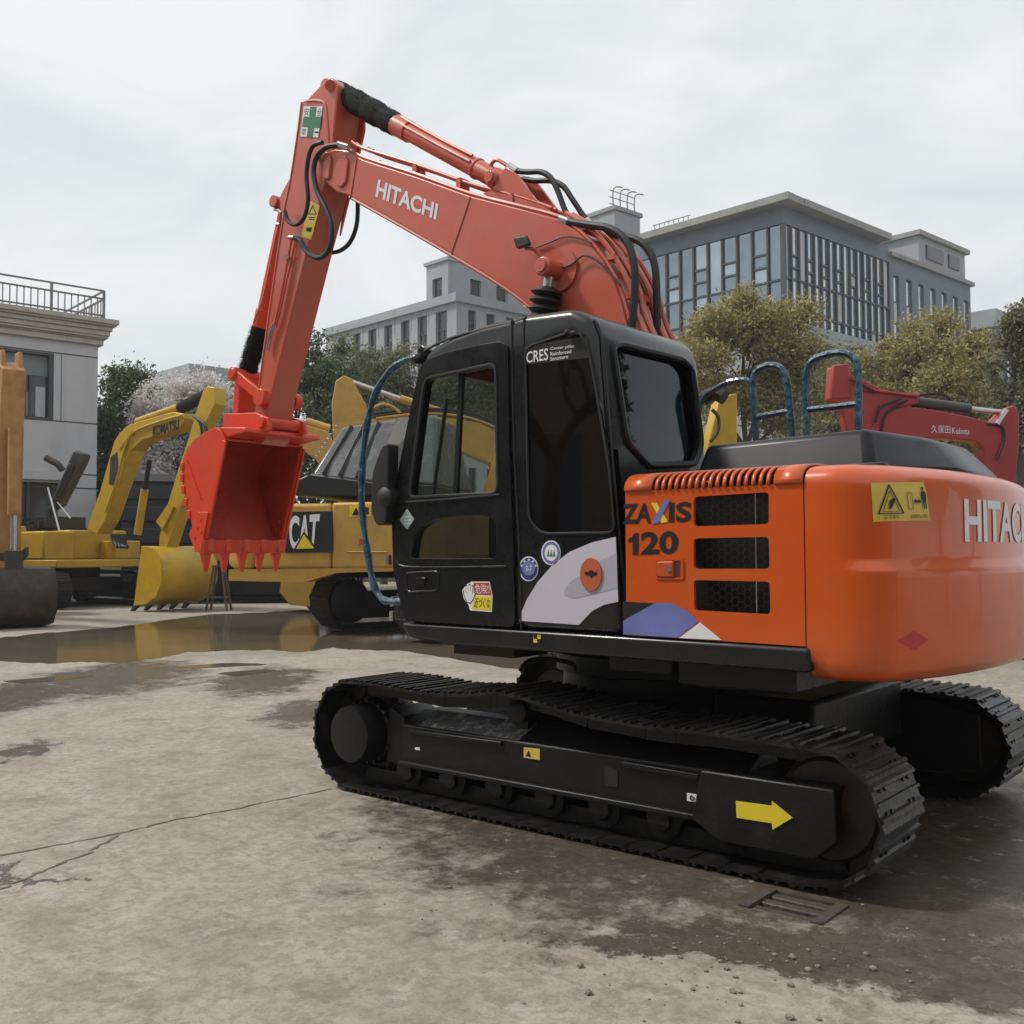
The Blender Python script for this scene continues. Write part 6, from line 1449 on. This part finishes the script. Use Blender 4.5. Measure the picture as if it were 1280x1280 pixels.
def tree(name, label, px, depth, blobs, lm, leaves, size, clump=.55, group=None, hang=.0, trunk_r=.16):
    # blobs: crown lobes as photo point and radii, all at the tree's own distance
    rnd = random.Random(hash(label) % 1000 if False else sum(map(ord, label)))
    base = gnd(px, depth); sc = depth/FPX; root = empty(name, base); tag(root, label, 'tree', group)
    C = []
    for bx, by, rx, ry in blobs:
        p = at(bx, by, depth)-base; C.append((p, rx*sc, ry*sc))
    tot = sum(r1*r1*r2 for _, r1, r2 in C); vs = []; fs = []; tips = []
    rg = np.random.default_rng(sum(map(ord, label))); VV = []
    for p, r1, r2 in C:
        K = 30; ncl = max(6, int(leaves/K*(r1*r1*r2)/tot))
        M_ = 11; sd_ = rg.normal(size=(M_, 3)); sd_ /= np.linalg.norm(sd_, axis=1)[:, None]; sr = rg.uniform(.45, 1.0, M_)     # twig-end lobes inside the bough
        pick = rg.integers(0, M_, ncl); d = rg.normal(size=(ncl, 3)); d /= np.linalg.norm(d, axis=1)[:, None]
        rr = rg.random(ncl)**.5*rg.uniform(.26, .48, M_)[pick]
        c = np.array(p)+(sd_[pick]*sr[pick, None]+d*rr[:, None])*np.array((r1, r1, r2))
        for t in c[:max(2, ncl//9)]: tips.append(Vector(t))
        cs = clump*rg.uniform(.35, 1.25, ncl)
        q = (c[:, None, :]+rg.normal(size=(ncl, K, 3))*np.array((.5, .5, .42))*cs[:, None, None]).reshape(-1, 3); m_ = len(q)
        n = rg.normal(size=(m_, 3)); n[:, 2] += .5; n /= np.linalg.norm(n, axis=1)[:, None]
        u = np.cross(n, rg.normal(size=(m_, 3))); u /= np.linalg.norm(u, axis=1)[:, None]; v_ = np.cross(n, u)
        s = (size*rg.uniform(.6, 1.35, m_))[:, None]
        VV.append(np.stack([q-u*s, q-v_*s*.45+n*s*.12, q+u*s, q+v_*s*.45+n*s*.12], 1).reshape(-1, 3))
    VV = np.concatenate(VV); nq = len(VV)//4
    me = bpy.data.meshes.new('crown'); me.vertices.add(len(VV)); me.vertices.foreach_set('co', VV.ravel()); me.loops.add(nq*4); me.loops.foreach_set('vertex_index', np.arange(nq*4)); me.polygons.add(nq); me.polygons.foreach_set('loop_start', np.arange(nq)*4); me.polygons.foreach_set('loop_total', np.full(nq, 4)); me.update(calc_edges=True); me.materials.append(lm)
    o = bpy.data.objects.new('crown', me); COL.objects.link(o); o.parent = root
    low = min(p.z-r2 for p, r1, r2 in C); mid = sum((p for p, _, _ in C), Vector())/len(C)
    b = MB(); fork = Vector((mid.x*.3, mid.y*.3, max(.8, low*.9+.4)))
    b.tube([Vector((0, 0, -.05)), Vector((.05, .03, fork.z*.5)), fork], lambda t: trunk_r*(1.15-.35*t), 8, 3); b.build('trunk', BARK, root)
    b = MB()
    for p, r1, r2 in C: b.tube([fork, fork.lerp(p, .5)+Vector((rnd.uniform(-.3, .3), rnd.uniform(-.3, .3), -.2)), p+Vector((0, 0, r2*.5))], lambda t: trunk_r*.55*(1-.85*t)+.01, 6, 4)
    for c in tips[:110]:
        pn = min(C, key=lambda q: (q[0]-c).length)[0]; b.tube([fork.lerp(pn, .7), (fork.lerp(pn, .8)+c)/2+Vector((rnd.uniform(-.2, .2), rnd.uniform(-.2, .2), .1)), c+(c-pn)*.12], lambda t: .035*(1-.8*t)+.005, 4, 3)
    b.build('branches', BARK, root); return root
G = 'trees behind the machines'
tree('olive_tree', 'broad golden-olive tree in front of the glazed office, above the rear window', 930, 36, [(885, 420, 48, 42), (935, 400, 62, 40), (985, 425, 50, 45), (930, 460, 85, 60), (870, 480, 45, 55), (985, 500, 60, 60), (1010, 470, 35, 40)], GOLD, 52000, .075, .46, G)
tree('olive_tree', 'golden-olive tree behind the folded crimson boom', 1165, 40, [(1120, 450, 42, 42), (1165, 440, 55, 40), (1210, 455, 42, 45), (1150, 500, 75, 50), (1215, 510, 45, 50)], OLIVE if False else GOLD, 46000, .08, .48, G)
tree('evergreen_tree', 'dark sparse tree at the end of the row, under the distant block', 1275, 30, [(1268, 430, 26, 45), (1285, 460, 45, 70), (1262, 510, 30, 60), (1300, 400, 30, 40)], OLIVE, 22000, .07, .4, G)
tree('shrub_tree', 'low hazy olive tree between the two golden-olive trees', 1065, 44, [(1060, 500, 60, 55), (1045, 470, 30, 35), (1090, 480, 30, 40), (1040, 540, 50, 40)], OLIVE, 24000, .085, .45, G)
tree('evergreen_tree', 'tall dark green tree directly behind the raised arm', 395, 42, [(398, 425, 18, 22), (385, 465, 42, 40), (410, 470, 40, 45), (370, 520, 62, 50), (430, 520, 50, 55), (325, 500, 35, 40), (300, 530, 30, 40), (375, 590, 60, 45), (440, 600, 60, 50), (300, 610, 50, 50)], DARKG, 52000, .085, .45, G)
tree('evergreen_tree', 'dull green tree under the grey office windows, left of the cab', 480, 46, [(450, 455, 32, 24), (490, 470, 40, 30), (530, 480, 45, 45), (470, 510, 60, 45), (590, 480, 50, 50), (640, 500, 50, 60)], OLIVE, 46000, .085, .46, G)
tree('evergreen_tree', 'dark green tree at the corner of the pale building', 160, 40, [(145, 480, 20, 18), (168, 476, 20, 18), (155, 520, 34, 40), (145, 570, 34, 50), (165, 600, 36, 50), (142, 630, 28, 50)], DARKG, 46000, .08, .5, G)
tree('blossom_tree', 'white blossoming tree behind the bright yellow boom', 245, 37, [(215, 500, 40, 24), (255, 500, 45, 30), (280, 530, 40, 35), (210, 540, 45, 40), (230, 580, 60, 35), (190, 510, 26, 24)], BLOS, 34000, .075, .5, G)
tree('evergreen_tree', 'dark green tree standing behind the blossoming tree', 265, 52, [(240, 540, 70, 50), (290, 560, 60, 60), (220, 600, 70, 50), (300, 500, 22, 30)], DARKG, 26000, .1, .6, G)
# ---- boundary wall behind the machines
wq = gnd(300, 50); YW = empty('yard_wall', wq, math.atan2(RH.y, RH.x)); tag(YW, 'low grey boundary wall behind the parked machines, under the trees', 'wall')
for i in range(14): MB().box(-24+i*5.0, -19.3+i*5.0, 0, .25, 0, 2.3).build('wall_panel', mat('grey_wall_render', (.16, .155, .15), .85, var=.2), YW)
for i in range(15): MB().box(-24.3+i*5.0, -24.003+i*5.0, -.05, .3, 0, 2.5).build('wall_pier', GREYST, YW)
# ---- unseen blocks added to darken reflections; bare trees the cab's dark glass mirrors
lw = Vector((.3, 1.2, 0))+Vector((.64, .77, 0))*21; LW = empty('reflection_blocker', lw, math.atan2(-.64, .77)); tag(LW, 'dark wing added out of view to darken the cab reflections', 'building')  # added out of view to keep bright sky out of the cab's reflections
MB().box(-16, 16, .0, 9, 0, 8.5).build('wall', mat('blocker_cladding', (.17, .13, .10), .7, var=.2), LW); MB().box(-16.4, 16.4, -.5, 9.4, 8.503, 8.9).build('roof', ROOFM, LW)
for i in range(5): MB().box(-14+i*6, -10+i*6, -.08, -.003, 0, 4.5).build('roller_door', mat('roller_door_paint', (.06, .07, .08), .5), LW)
wk = CAM-FH*15; wk.z = 0  # unseen block, added to cut sky light on the viewer-facing sides
WK = empty('sky_blocker', wk, math.atan2(RH.y, RH.x)); tag(WK, 'long grey block with roller doors, added out of view to cut sky light', 'building')
MB().box(-28, 20, -10, 0, 0, 9).build('wall', mat('blocker_cladding', (.14, .145, .15), .7, var=.15), WK)
MB().box(-28.5, 20.5, -10.5, .5, 9.003, 9.4).build('roof', ROOFM, WK)
for i in range(7): MB().box(-25+i*6.2, -21+i*6.2, .003, .08, 0, 4.6).build('roller_door', mat('roller_door_paint', (.06, .07, .08), .5), WK)
for i in range(7): MB().box(-25+i*6.2, -21+i*6.2, .003, .05, 6, 7.6).build('window', DGLASS, WK)

def bare_tree(x, y, h, seed, label):
    rnd = random.Random(seed); root = empty('bare_tree', (x, y, 0)); tag(root, label, 'tree', 'bare trees along the yard edge')
    tr = MB(); tr.tube([(0, 0, -.05), (.1, 0, h*.2), (0, .1, h*.38)], lambda t: .2-.06*t, 8, 3); tr.build('trunk', BARK, root)
    b = MB()
    def grow(p, d, L_, r, lv):
        q = p+d*L_; b.tube([p, (p+q)/2+Vector([rnd.uniform(-.1, .1)*L_ for _ in range(3)]), q], lambda t: r*(1-.4*t), 5, 2)
        if lv:
            for _ in range(3): grow(p.lerp(q, rnd.uniform(.6, 1)), (d+Vector([rnd.uniform(-.7, .7), rnd.uniform(-.7, .7), rnd.uniform(-.2, .5)])).normalized(), L_*rnd.uniform(.6, .8), r*.58, lv-1)
    for i in range(4): grow(Vector((0, .1, h*.37)), Vector((math.cos(i*1.6), math.sin(i*1.6), 1.1)).normalized(), h*.22, .11, 4)
    b.build('branches', BARK, root)
bare_tree(8.5, 12.5, 8.5, 3, 'bare leafless tree in front of the added dark wing')
bare_tree(12.5, 9.5, 7.5, 5, 'shorter bare leafless tree in front of the added dark wing')

for (x, y, l_) in ((-9.5, -10.5, 'unseen evergreen added for a dark window reflection'), (-13.5, -9.0, 'second unseen evergreen added for a dark window reflection')):  # trees added out of view as dark shapes for the rear window to reflect
    root = empty('evergreen_tree', (x, y, 0)); tag(root, l_, 'tree', 'added evergreens out of view')
    rg = np.random.default_rng(int(-x*10)); n_ = 12000; d = rg.normal(size=(n_, 3)); d /= np.linalg.norm(d, axis=1)[:, None]; q = d*(rg.random(n_)**.4)[:, None]*np.array((2.0, 2.0, 5.0))+np.array((0, 0, 6.8)); n = rg.normal(size=(n_, 3)); u = np.cross(n, rg.normal(size=(n_, 3))); u /= np.linalg.norm(u, axis=1)[:, None]; v_ = np.cross(n, u); v_ /= np.linalg.norm(v_, axis=1)[:, None]; s_ = .14
    VV = np.stack([q-u*s_, q-v_*s_*.5, q+u*s_, q+v_*s_*.5], 1).reshape(-1, 3); MB().add([tuple(p) for p in VV], [(4*i, 4*i+1, 4*i+2, 4*i+3) for i in range(n_)]).build('crown', DARKG, root, ang=0, fix=False)
    MB().tube([(0, 0, -.05), (.1, 0, 1.5), (0, 0, 4)], .14, 8, 3).build('trunk', BARK, root)
# ---- thin hazy air over the yard
hz = MB().box(-60, 130, -140, 60, -1.0, 34).build('haze', None, None, ang=0); tag(hz, 'thin pale haze over the whole yard', 'haze', kind='stuff')
hm = bpy.data.materials.new('haze'); hm.use_nodes = True; t = hm.node_tree; t.nodes.clear()
pv = nd(t, 'ShaderNodeVolumePrincipled', ins={'Color': (.92, .95, 1.0, 1), 'Density': .0009, 'Anisotropy': .2}); ou = nd(t, 'ShaderNodeOutputMaterial'); t.links.new(pv.outputs[0], ou.inputs['Volume']); hz.data.materials.append(hm)
